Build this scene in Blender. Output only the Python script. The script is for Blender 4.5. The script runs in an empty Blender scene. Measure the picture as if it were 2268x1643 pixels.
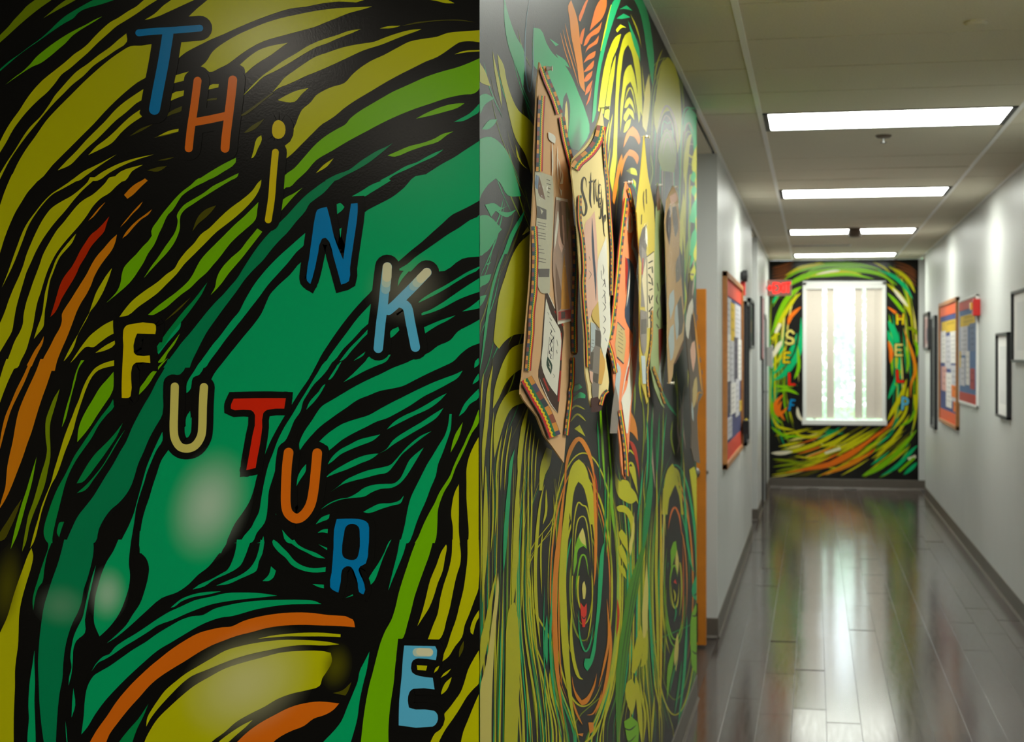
import bpy, bmesh, math, random
from mathutils import Vector, Matrix
random.seed(7)

# ---------------------------------------------------------------- camera
F_PX = 3400.0; U0 = 1134.0; HV = 786.0; CAM_Z = 1.649
YAW = math.atan((1804 - U0) / F_PX)
CS, SN = math.cos(YAW), math.sin(YAW)
scene = bpy.context.scene
COL = scene.collection
cd = bpy.data.cameras.new('camera'); cam = bpy.data.objects.new('camera', cd); COL.objects.link(cam)
cam.location = (0, 0, CAM_Z); cam.rotation_euler = (math.pi / 2, 0, YAW)
cd.sensor_fit = 'HORIZONTAL'; cd.sensor_width = 36; cd.lens = F_PX / 2268 * 36
cd.shift_y = -(1643 / 2 - HV) / 2268
cd.clip_start = .05; cd.clip_end = 200
cd.dof.use_dof = True; cd.dof.focus_distance = 2.9; cd.dof.aperture_fstop = 8.0
scene.camera = cam
scene.view_settings.view_transform = 'Standard'; scene.view_settings.look = 'None'
scene.view_settings.gamma = 1; scene.view_settings.use_curve_mapping = False
scene.view_settings.exposure = 0.75

# ---------------------------------------------------------------- world (overcast daylight)
w = bpy.data.worlds.new('world'); scene.world = w; w.use_nodes = True
bgn = w.node_tree.nodes['Background']; bgn.inputs[0].default_value = (.86, .95, 1, 1); bgn.inputs[1].default_value = 2.7

LAMP = 12.0   # radiance of the fluorescent panels

# ---------------------------------------------------------------- room numbers (metres)
XL, XR = -.556, 1.267
ZC = 2.823
YF = 2.538            # front mural wall
YM = 7.40             # end of the mural side wall
YA, YB, YC_ = 9.01, 14.05, 15.46
YE = 19.4             # end wall
YR = 18.5             # end of right wall
TLX, TRX = -.261, .958
PITCH = .59

def ray(u, v):
    a = (u - U0) / F_PX
    return Vector((-SN + CS * a, CS + SN * a, (HV - v) / F_PX))
def atY(u, v, y):
    d = ray(u, v); t = y / d.y
    return Vector((d.x * t, y, CAM_Z + d.z * t))
def atX(u, v, x):
    d = ray(u, v); t = x / d.x
    return Vector((x, d.y * t, CAM_Z + d.z * t))

# ---------------------------------------------------------------- materials
def lin(c):
    r = []
    for x in c:
        x /= 255
        r.append(x / 12.92 if x <= .04045 else ((x + .055) / 1.055) ** 2.4)
    return tuple(r)
def new_mat(name):
    m = bpy.data.materials.new(name); m.use_nodes = True
    return m, m.node_tree.nodes, m.node_tree.links, m.node_tree.nodes['Principled BSDF']
def add_noise_bump(m, n, l, b, scale, strength, dist=.002):
    tc = n.new('ShaderNodeTexCoord'); t = n.new('ShaderNodeTexNoise'); t.inputs['Scale'].default_value = scale
    t.inputs['Detail'].default_value = 3
    bp = n.new('ShaderNodeBump'); bp.inputs['Strength'].default_value = strength; bp.inputs['Distance'].default_value = dist
    l.new(tc.outputs['Object'], t.inputs['Vector']); l.new(t.outputs['Fac'], bp.inputs['Height']); l.new(bp.outputs[0], b.inputs['Normal'])
    return t
def mat(name, rgb, rough=.6, spec=.5, metal=0, var=0., scale=8, bump=0., bscale=60, coat=0):
    m, n, l, b = new_mat(name)
    c = lin(rgb) + (1,)
    b.inputs['Base Color'].default_value = c; b.inputs['Roughness'].default_value = rough
    b.inputs['Specular IOR Level'].default_value = spec; b.inputs['Metallic'].default_value = metal
    b.inputs['Coat Weight'].default_value = coat
    if var:
        tc = n.new('ShaderNodeTexCoord'); t = n.new('ShaderNodeTexNoise'); t.inputs['Scale'].default_value = scale; t.inputs['Detail'].default_value = 5
        r = n.new('ShaderNodeValToRGB')
        r.color_ramp.elements[0].color = tuple(x * (1 - var) for x in c[:3]) + (1,)
        r.color_ramp.elements[1].color = tuple(min(1, x * (1 + var)) for x in c[:3]) + (1,)
        r.color_ramp.elements[0].position = .3; r.color_ramp.elements[1].position = .7
        l.new(tc.outputs['Object'], t.inputs['Vector']); l.new(t.outputs['Fac'], r.inputs['Fac']); l.new(r.outputs[0], b.inputs['Base Color'])
    if bump: add_noise_bump(m, n, l, b, bscale, bump)
    return m
def emis(name, rgb, s):
    m, n, l, b = new_mat(name)
    b.inputs['Base Color'].default_value = lin(rgb) + (1,)
    b.inputs['Emission Color'].default_value = lin(rgb) + (1,); b.inputs['Emission Strength'].default_value = s
    return m

PAINT_R, PAINT_S = .19, .26
# airbrushed pale patches of the front mural: colour, strength, radii (px), turn, centre (px)
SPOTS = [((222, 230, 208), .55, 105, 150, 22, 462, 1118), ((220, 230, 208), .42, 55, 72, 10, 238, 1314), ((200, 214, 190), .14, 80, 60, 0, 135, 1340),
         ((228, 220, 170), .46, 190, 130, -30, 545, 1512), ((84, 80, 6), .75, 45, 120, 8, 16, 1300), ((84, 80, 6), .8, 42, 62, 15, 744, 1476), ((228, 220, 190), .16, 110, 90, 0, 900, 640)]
def add_spots(n, l, sock):
    tc = n.new('ShaderNodeTexCoord')
    for col, al, rx, ry, ang, u, v in SPOTS:
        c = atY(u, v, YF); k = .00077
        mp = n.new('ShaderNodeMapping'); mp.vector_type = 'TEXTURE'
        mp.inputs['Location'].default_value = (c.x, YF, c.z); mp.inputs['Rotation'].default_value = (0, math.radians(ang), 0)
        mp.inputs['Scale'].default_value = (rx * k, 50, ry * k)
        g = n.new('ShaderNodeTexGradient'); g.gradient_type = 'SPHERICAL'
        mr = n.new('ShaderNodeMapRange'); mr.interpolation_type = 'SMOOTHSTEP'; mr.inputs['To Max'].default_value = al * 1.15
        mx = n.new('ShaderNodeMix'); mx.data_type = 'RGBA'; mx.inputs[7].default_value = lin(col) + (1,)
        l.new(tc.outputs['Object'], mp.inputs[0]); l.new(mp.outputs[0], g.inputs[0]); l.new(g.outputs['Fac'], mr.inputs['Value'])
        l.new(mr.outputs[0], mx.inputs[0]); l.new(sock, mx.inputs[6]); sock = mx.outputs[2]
    return sock
def paint_mat(name, soft=False, rough=PAINT_R, spec=PAINT_S, bump=.04, spots=False):
    m, n, l, b = new_mat(name)
    a = n.new('ShaderNodeAttribute'); a.attribute_name = 'paint'
    l.new(add_spots(n, l, a.outputs['Color']) if spots else a.outputs['Color'], b.inputs['Base Color'])
    b.inputs['Roughness'].default_value = rough; b.inputs['Specular IOR Level'].default_value = spec
    if bump: add_noise_bump(m, n, l, b, 260, bump, .001)
    if soft:
        l.new(a.outputs['Alpha'], b.inputs['Alpha'])
    return m
M = {}
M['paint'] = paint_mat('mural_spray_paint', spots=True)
M['paint_end'] = paint_mat('mural_end_paint')
M['paint_side'] = paint_mat('mural_side_paint', rough=.45, spec=.26)
M['black_side'] = mat('mural_side_black', (17, 16, 14), .45, .26, bump=.12, bscale=260)
M['print'] = paint_mat('printed_paper', rough=.6, spec=.12, bump=0)
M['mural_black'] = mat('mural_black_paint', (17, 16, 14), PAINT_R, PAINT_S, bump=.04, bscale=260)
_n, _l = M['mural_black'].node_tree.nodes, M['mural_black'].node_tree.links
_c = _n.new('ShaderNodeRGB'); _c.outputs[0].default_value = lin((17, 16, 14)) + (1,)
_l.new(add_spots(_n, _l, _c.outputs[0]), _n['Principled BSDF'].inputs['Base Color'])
M['wall'] = mat('grey_wall_paint', (197, 199, 196), .42, .5, var=.03, scale=2, bump=.08, bscale=200)
M['ceil'] = mat('ceiling_tile', (222, 214, 194), .9, .2, var=.06, scale=120, bump=.4, bscale=250)
M['rail'] = mat('grid_metal', (244, 242, 238), .5, .4)
M['plenum'] = mat('dark_void_above_ceiling', (40, 38, 34), .9, .1)
M['base'] = mat('vinyl_baseboard', (92, 84, 76), .45, .4, var=.08)
M['oak'] = mat('honey_oak_door', (196, 118, 26), .45, .4, var=.15, scale=6)
M['steel'] = mat('brushed_steel', (150, 150, 148), .3, .5, 1)
M['dark'] = mat('dark_plastic', (34, 34, 36), .5, .4)
M['white'] = mat('white_enamel', (226, 226, 222), .45, .4)
M['black_frame'] = mat('black_picture_frame', (26, 26, 32), .4, .5)
M['walnut'] = mat('light_wood_frame', (176, 116, 62), .5, .4, var=.12, scale=20)
M['red'] = mat('red_plastic', (196, 34, 30), .4, .5)
M['door_grey'] = mat('grey_door_paint', (176, 180, 178), .4, .5)
M['fabric'] = mat('blind_fabric', (214, 204, 192), .8, .2, var=.04, scale=90)
M['lamp'] = emis('fluorescent_diffuser', (248, 252, 242), LAMP)
M['spot'] = emis('downlight_lens', (255, 246, 228), LAMP * 6)
M['brown'] = mat('brown_plastic', (104, 88, 76), .5, .4)
M['concrete'] = mat('lobby_ceiling_paint', (190, 184, 168), .9, .2)

# vinyl plank floor
def floor_mat():
    m, n, l, b = new_mat('waxed_vinyl_plank')
    oi = n.new('ShaderNodeObjectInfo'); tc = n.new('ShaderNodeTexCoord'); mp = n.new('ShaderNodeMapping')
    mp.inputs['Scale'].default_value = (60, 5, 1)
    ad = n.new('ShaderNodeVectorMath'); ad.operation = 'ADD'
    t = n.new('ShaderNodeTexNoise'); t.inputs['Scale'].default_value = 1.0; t.inputs['Detail'].default_value = 5
    l.new(tc.outputs['Object'], mp.inputs[0]); l.new(mp.outputs[0], ad.inputs[0]); l.new(oi.outputs['Location'], ad.inputs[1])
    l.new(ad.outputs[0], t.inputs['Vector'])
    r = n.new('ShaderNodeValToRGB'); r.color_ramp.elements[0].color = lin((56, 48, 45)) + (1,); r.color_ramp.elements[1].color = lin((90, 79, 74)) + (1,)
    r.color_ramp.elements[0].position = .3; r.color_ramp.elements[1].position = .72
    l.new(t.outputs['Fac'], r.inputs['Fac'])
    hs = n.new('ShaderNodeHueSaturation'); mr = n.new('ShaderNodeMapRange')
    mr.inputs['To Min'].default_value = .8; mr.inputs['To Max'].default_value = 1.2
    l.new(oi.outputs['Random'], mr.inputs['Value']); l.new(mr.outputs[0], hs.inputs['Value']); l.new(r.outputs[0], hs.inputs['Color'])
    l.new(hs.outputs[0], b.inputs['Base Color'])
    mr2 = n.new('ShaderNodeMapRange'); mr2.inputs['To Min'].default_value = .1; mr2.inputs['To Max'].default_value = .19
    l.new(t.outputs['Fac'], mr2.inputs['Value']); l.new(mr2.outputs[0], b.inputs['Roughness'])
    b.inputs['Specular IOR Level'].default_value = .34
    bp = n.new('ShaderNodeBump'); bp.inputs['Strength'].default_value = .05; bp.inputs['Distance'].default_value = .001
    l.new(t.outputs['Fac'], bp.inputs['Height']); l.new(bp.outputs[0], b.inputs['Normal'])
    return m
M['floor'] = floor_mat()
M['floor_base'] = mat('floor_joint', (58, 50, 46), .3, .5)
def clear_mat():
    m, n, l, b = new_mat('clear_plastic_sleeve')
    b.inputs['Base Color'].default_value = (1, 1, 1, 1); b.inputs['Roughness'].default_value = .12; b.inputs['Alpha'].default_value = .07
    b.inputs['Specular IOR Level'].default_value = .9
    add_noise_bump(m, n, l, b, 9, .9, .02)
    return m
M['clear'] = clear_mat()
def glass_mat():
    m, n, l, b = new_mat('window_glass')
    for x in list(n):
        if x.type != 'OUTPUT_MATERIAL': n.remove(x)
    o = [x for x in n if x.type == 'OUTPUT_MATERIAL'][0]
    t = n.new('ShaderNodeBsdfTransparent'); g = n.new('ShaderNodeBsdfGlossy'); g.inputs['Roughness'].default_value = .02
    mx = n.new('ShaderNodeMixShader'); mx.inputs[0].default_value = .06
    l.new(t.outputs[0], mx.inputs[1]); l.new(g.outputs[0], mx.inputs[2]); l.new(mx.outputs[0], o.inputs[0])
    return m
M['glass'] = glass_mat()

# ---------------------------------------------------------------- object helpers
def link(o, parent=None, label=None, cat=None, group=None, kind=None):
    COL.objects.link(o)
    if parent is not None: o.parent = parent
    if label: o['label'] = label
    if cat: o['category'] = cat
    if group: o['group'] = group
    if kind: o['kind'] = kind
    return o
def empty(name, loc, **k):
    o = bpy.data.objects.new(name, None); o.location = loc; o.empty_display_size = .1
    return link(o, **k)
def child_fix(o):
    # keep world coordinates of a mesh whose parent is an empty away from the origin
    if o.parent is not None:
        o.matrix_parent_inverse = Matrix.Translation(o.parent.location).inverted() if o.parent.parent is None else (o.parent.parent.matrix_local.inverted() if False else Matrix.Identity(4))
    return o
def mesh_obj(name, verts, faces, material, parent=None, **k):
    me = bpy.data.meshes.new(name); me.from_pydata([tuple(v) for v in verts], [], faces); me.update()
    if material: me.materials.append(material)
    o = bpy.data.objects.new(name, me); link(o, parent, **k)
    if parent is not None and parent.type == 'EMPTY':
        o.matrix_parent_inverse = Matrix.Translation(-parent.location)
    return o
def bevel_box(bm, lo, hi, bev=0.):
    vs = [bm.verts.new((x, y, z)) for x in (lo[0], hi[0]) for y in (lo[1], hi[1]) for z in (lo[2], hi[2])]
    fs = [(0, 1, 3, 2), (4, 6, 7, 5), (0, 4, 5, 1), (2, 3, 7, 6), (0, 2, 6, 4), (1, 5, 7, 3)]
    nf = [bm.faces.new([vs[i] for i in f]) for f in fs]
    if bev:
        es = set(e for f in nf for e in f.edges)
        bmesh.ops.bevel(bm, geom=list(es), offset=bev, segments=2, affect='EDGES', profile=.6)
def boxes(name, bl, material, parent=None, bev=0., **k):
    bm = bmesh.new()
    for lo, hi in bl:
        lo2 = [min(a, b) for a, b in zip(lo, hi)]; hi2 = [max(a, b) for a, b in zip(lo, hi)]
        bevel_box(bm, lo2, hi2, bev)
    bmesh.ops.recalc_face_normals(bm, faces=bm.faces)
    me = bpy.data.meshes.new(name); bm.to_mesh(me); bm.free(); me.materials.append(material)
    o = bpy.data.objects.new(name, me); link(o, parent, **k)
    if parent is not None and parent.type == 'EMPTY':
        o.matrix_parent_inverse = Matrix.Translation(-parent.location)
    return o
def box(name, lo, hi, material, parent=None, bev=0., **k):
    return boxes(name, [(lo, hi)], material, parent, bev, **k)
def lathe(name, prof, center, material, parent=None, axis='Z', seg=20, **k):
    verts, faces = [], []
    for r, h in prof:
        for i in range(seg):
            a = 2 * math.pi * i / seg
            p = (r * math.cos(a), r * math.sin(a), h)
            if axis == 'Y': p = (p[0], p[2], p[1])
            if axis == 'X': p = (p[2], p[0], p[1])
            verts.append((center[0] + p[0], center[1] + p[1], center[2] + p[2]))
    for j in range(len(prof) - 1):
        for i in range(seg):
            faces.append((j * seg + i, j * seg + (i + 1) % seg, (j + 1) * seg + (i + 1) % seg, (j + 1) * seg + i))
    faces.append(tuple(range(seg))); faces.append(tuple(range((len(prof) - 1) * seg, len(prof) * seg)))
    return mesh_obj(name, verts, faces, material, parent, **k)

# ---------------------------------------------------------------- flat painted artwork (shapes of paint on a surface)
PAL = {
 'Y': (196, 192, 4), 'Y2': (222, 194, 0), 'P': (222, 206, 104), 'M': (126, 146, 0), 'D': (84, 80, 6), 'L': (122, 186, 0), 'L2': (70, 136, 0),
 'V': (226, 232, 0), 'G': (0, 140, 70), 'N': (0, 134, 82), 'T': (0, 172, 104), 'K': (17, 16, 14), 'O': (232, 112, 14), 'A': (224, 132, 10),
 'R': (196, 44, 0), 'R2': (226, 40, 12), 'B': (0, 126, 184), 'C': (92, 184, 218), 'C2': (80, 128, 146), 'W': (226, 218, 190), 'W2': (228, 220, 176),
 'Q': (176, 148, 128), 'B3': (120, 66, 30), 'W3': (150, 200, 206), 'W4': (192, 212, 192),
 # poster colours
 'tan': (234, 186, 136), 'tan2': (206, 170, 122), 'cream': (250, 226, 158), 'coral': (252, 150, 100), 'yellow': (204, 182, 80), 'sage': (172, 186, 132), 'gray': (120, 108, 96),
 'dk': (70, 48, 36), 'wh': (240, 234, 216), 'rd': (180, 48, 36), 'rd2': (140, 60, 52), 'gr': (36, 66, 48), 'bk': (28, 26, 22), 'bk2': (96, 88, 78), 'nw': (206, 200, 170), 'br': (128, 92, 66),
 'bl': (118, 138, 160), 'ph': (182, 150, 128), 'pk': (238, 190, 164), 'or': (216, 148, 34), 'or2': (228, 174, 84), 'yl': (222, 186, 96), 'yl2': (150, 132, 60), 'nv': (66, 76, 92),
 'dkb': (66, 56, 42), 'gy': (138, 128, 118), 'lb': (188, 198, 196), 'mr': (74, 40, 36), 'tn': (206, 182, 124), 'tn2': (214, 200, 160),
 'k_or': (230, 152, 58), 'k_in': (86, 76, 104), 'k_br': (158, 78, 56), 'k_nv': (62, 68, 76), 'k_gr': (24, 122, 72), 'k_ye': (255, 214, 16), 'k_re': (222, 44, 40), 'k_dk': (62, 46, 40),
}
PAL = {k: lin(v) for k, v in PAL.items()}

def smooth_closed(pts, sub=3):
    n = len(pts); P = [Vector(p) for p in pts]
    tang = []
    for i in range(n):
        a = P[i] - P[i - 1]; b = P[(i + 1) % n] - P[i]
        if a.length < 1e-6 or b.length < 1e-6: tang.append((None, None)); continue
        a = a.normalized(); b = b.normalized()
        if a.dot(b) < .45: tang.append((a, b))
        else:
            t = (a + b).normalized(); tang.append((t, t))
    out = []
    for i in range(n):
        j = (i + 1) % n; L = (P[j] - P[i]).length
        t0 = tang[i][1]; t1 = tang[j][0]
        if t0 is None or t1 is None: out.append(P[i]); continue
        for k in range(sub):
            s = k / sub; s2 = s * s; s3 = s2 * s
            out.append((2 * s3 - 3 * s2 + 1) * P[i] + (s3 - 2 * s2 + s) * L * t0 + (-2 * s3 + 3 * s2) * P[j] + (s3 - s2) * L * t1)
    return out
def smooth_open(pts, sub=4):
    P = [Vector(p) for p in pts]; n = len(P)
    if n == 2:
        return [P[0].lerp(P[1], k / 3) for k in range(4)]
    out = []
    for i in range(n - 1):
        p0 = P[max(i - 1, 0)]; p1 = P[i]; p2 = P[i + 1]; p3 = P[min(i + 2, n - 1)]
        for k in range(sub):
            s = k / sub
            out.append(.5 * ((2 * p1) + (p2 - p0) * s + (2 * p0 - 5 * p1 + 4 * p2 - p3) * s * s + (3 * p1 - p0 - 3 * p2 + p3) * s ** 3))
    out.append(P[-1])
    return out
class Art:
    """collects flat coloured shapes given in photograph pixels and lays them on a real surface through proj(u, v, layer)"""
    def __init__(s, proj): s.proj = proj; s.v = []; s.f = []; s.c = []; s.z = 0; s.inc = 1; s.step = 4e-6
    def face(s, pts, col):
        b = len(s.v)
        for p in pts: s.v.append(s.proj(p[0], p[1], s.z * s.step))
        s.f.append(tuple(range(b, b + len(pts)))); s.c.append(col)
    def poly(s, pts, col, sub=3):
        s.z += 1; s.face(smooth_closed(pts, sub), col)
    def hardpoly(s, pts, col):
        s.z += 1; s.face([Vector(p) for p in pts], col)
    def strip(s, L, R, col):
        b = len(s.v)
        for a, c in zip(L, R):
            s.v.append(s.proj(a[0], a[1], s.z * s.step)); s.v.append(s.proj(c[0], c[1], s.z * s.step))
        for i in range(len(L) - 1):
            s.f.append((b + 2 * i, b + 2 * i + 1, b + 2 * i + 3, b + 2 * i + 2)); s.c.append(col)
    def normals(s, Q):
        N = []
        for i in range(len(Q)):
            d = Q[min(i + 1, len(Q) - 1)] - Q[max(i - 1, 0)]
            if d.length < 1e-9: d = Vector((0, 1))
            d.normalize(); N.append(Vector((d.y, -d.x)))
        return N
    def stroke(s, pts, wd, col, taper=True):
        s.z += s.inc
        Q = smooth_open(pts); N = s.normals(Q); n = len(Q); L = []; R = []
        for i, (q, nn) in enumerate(zip(Q, N)):
            t = i / (n - 1)
            k = 1.
            if taper: k = min(1., .06 + 3. * t, .06 + 3. * (1 - t)) if n > 6 else 1.
            L.append(q + nn * wd / 2 * k); R.append(q - nn * wd / 2 * k)
        s.strip(L, R, col)
    def brush(s, pts, wd, col, closed=False):
        """round-nosed stroke of constant width"""
        s.z += 1
        Q = []
        for p in pts:
            p = Vector(p)
            if not Q or (p - Q[-1]).length > .6: Q.append(p)
        if closed and (Q[0] - Q[-1]).length < .6: Q.pop()
        m = len(Q); h = wd / 2
        dirs = [(Q[(i + 1) % m] - Q[i]).normalized() for i in range(m if closed else m - 1)]
        L, R, sharp = [], [], []
        for i in range(m):
            a = dirs[i - 1] if (closed or i > 0) else dirs[0]; b = dirs[i % len(dirs)] if (closed or i < m - 1) else dirs[-1]
            t = (a + b)
            t = t.normalized() if t.length > 1e-3 else b
            k = 1 / max(.72, t.dot(b)); nn = Vector((t.y, -t.x)) * h * k
            L.append(Q[i] + nn); R.append(Q[i] - nn)
            if a.dot(b) < .6: sharp.append(Q[i])
        if closed: L.append(L[0]); R.append(R[0])
        s.strip(L, R, col)
        def cap(c, d):
            a0 = math.atan2(d.y, d.x) - math.pi / 2
            s.face([c + Vector((math.cos(a0 + math.pi * k / 9), math.sin(a0 + math.pi * k / 9))) * h for k in range(10)], col)
        if not closed: cap(Q[0], -dirs[0]); cap(Q[-1], dirs[-1])
        for q in sharp:
            s.z += .12; s.face([q + Vector((math.cos(k * math.pi / 7), math.sin(k * math.pi / 7))) * h for k in range(14)], col)
    def kente(s, pts, wd, sign):
        Q = smooth_open(pts, 8)
        # resample evenly
        S = [0.]
        for a, b in zip(Q, Q[1:]): S.append(S[-1] + (b - a).length)
        tot = S[-1]; stp = max(wd * .16, 1.2); n = max(4, int(tot / stp)); E = []
        j = 0
        for i in range(n + 1):
            d = tot * i / n
            while j < len(S) - 2 and S[j + 1] < d: j += 1
            k = (d - S[j]) / max(1e-9, S[j + 1] - S[j]); E.append(Q[j].lerp(Q[j + 1], k))
        N = [x * sign for x in s.normals(E)]
        def off(i, t): return E[i] + N[i] * (t * wd)
        s.z += 1
        s.strip([off(i, -.5) for i in range(n + 1)], [off(i, .5) for i in range(n + 1)], PAL['k_dk'])
        s.z += 1
        blk = ['k_or', 'k_in', 'k_br', 'k_nv', 'k_or', 'k_br']; stepn = max(1, int(4.5))
        q = random.randrange(6)
        for i0 in range(0, n, stepn):
            i1 = min(n, i0 + stepn)
            s.strip([off(i, -.48) for i in range(i0, i1 + 1)], [off(i, -.1) for i in range(i0, i1 + 1)], PAL[blk[q % 6]]); q += 1
        zz = [(.05 if i % 2 else -.05) for i in range(n + 1)]
        s.z += 1
        s.strip([off(i, -.12) for i in range(n + 1)], [off(i, .08) for i in range(n + 1)], PAL['k_gr'])
        s.z += 1
        s.strip([off(i, .08 + zz[i]) for i in range(n + 1)], [off(i, .26) for i in range(n + 1)], PAL['k_ye'])
        s.z += 1
        s.strip([off(i, .24 + zz[i]) for i in range(n + 1)], [off(i, .42) for i in range(n + 1)], PAL['k_re'])
    def build(s, name, material, parent=None, **k):
        me = bpy.data.meshes.new(name); me.from_pydata([tuple(v) for v in s.v], [], s.f)
        at = me.color_attributes.new('paint', 'FLOAT_COLOR', 'CORNER')
        buf = []
        for f, c in zip(s.f, s.c):
            c4 = (c[0], c[1], c[2], 1.)
            for _ in f: buf.extend(c4)
        at.data.foreach_set('color', buf)
        me.materials.append(material); me.update()
        o = bpy.data.objects.new(name, me); link(o, parent, **k)
        if parent is not None and parent.type == 'EMPTY': o.matrix_parent_inverse = Matrix.Translation(-parent.location)
        return o
def parse(txt):
    """yields (code, extra numbers, points in photo pixels)"""
    ox = oy = 0.; s = 4.1075
    for ln in txt.strip().split('\n'):
        ln = ln.strip()
        if not ln: continue
        if ln[0] == '@':
            a = ln[1:].split(); ox, oy = float(a[0]), float(a[1]); s = float(a[2]) if len(a) > 2 else 4.1075
            continue
        if ln[0] in '&#':
            yield ln[0], ln[1:].split(), None, s; continue
        full = ln[0] == '$'
        tk = ln[1:].split() if full else ln.split()
        pts = [tuple(map(float, t.split(','))) for t in tk if ',' in t]
        ex = [t for t in tk if ',' not in t]
        if not full and ex[0] != 'B': pts = [(ox + x / s, oy + y / s) for x, y in pts]
        yield ex[0], ex[1:], pts, s
def draw(art, txt):

    for code, ex, pts, s in parse(txt):
        if code == 'S': art.stroke(pts, float(ex[1]) / s, PAL[ex[0]])
        elif code == 'RB': art.brush(smooth_open(pts, 4), float(ex[1]) / s, PAL[ex[0]])
        elif code == 'KT': art.kente(pts, float(ex[0]) / s, int(ex[1]))
        else: art.poly(pts, PAL[code])

NAMES = {'B': 'blue', 'O': 'orange', 'Y2': 'yellow', 'C': 'light blue', 'P': 'cream yellow', 'R2': 'red'}
def letters(txt, proj, z0, parent, where, stp=1e-5, material='paint', base=4e-6):
    z0 = z0 * base / stp
    cur = None; z = z0
    items = list(parse(txt)); groups = []
    for it in items:
        if it[0] == '&': groups.append([it[1], []])
        else: groups[-1][1].append(it)
    for (ch, col, o), its in groups:
        o = float(o); a = Art(proj); a.z = z; a.step = stp
        for code, ex, pts, s in its:
            if code == 'S': a.brush(smooth_open(pts, 4), float(ex[0]) / s + 2 * o, PAL['K'])
            elif code == 'P': a.brush(smooth_closed(pts, 2), 2 * o, PAL['K'], closed=True)
        zt = a.z + 1; a.z = zt
        for code, ex, pts, s in its:
            if code == 'S': a.brush(smooth_open(pts, 4), float(ex[0]) / s, PAL[col])
            elif code == 'P': a.poly(pts, PAL[col], 2)
        for code, ex, pts, s in its:
            if code == 'H': a.z += 2; a.poly(pts, PAL['K'])
        a.build('painted_letter', M[material], parent, label='%s painted letter %s %s' % (NAMES[col], ch, where))
        z = a.z if False else z
    return z + 12

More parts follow.
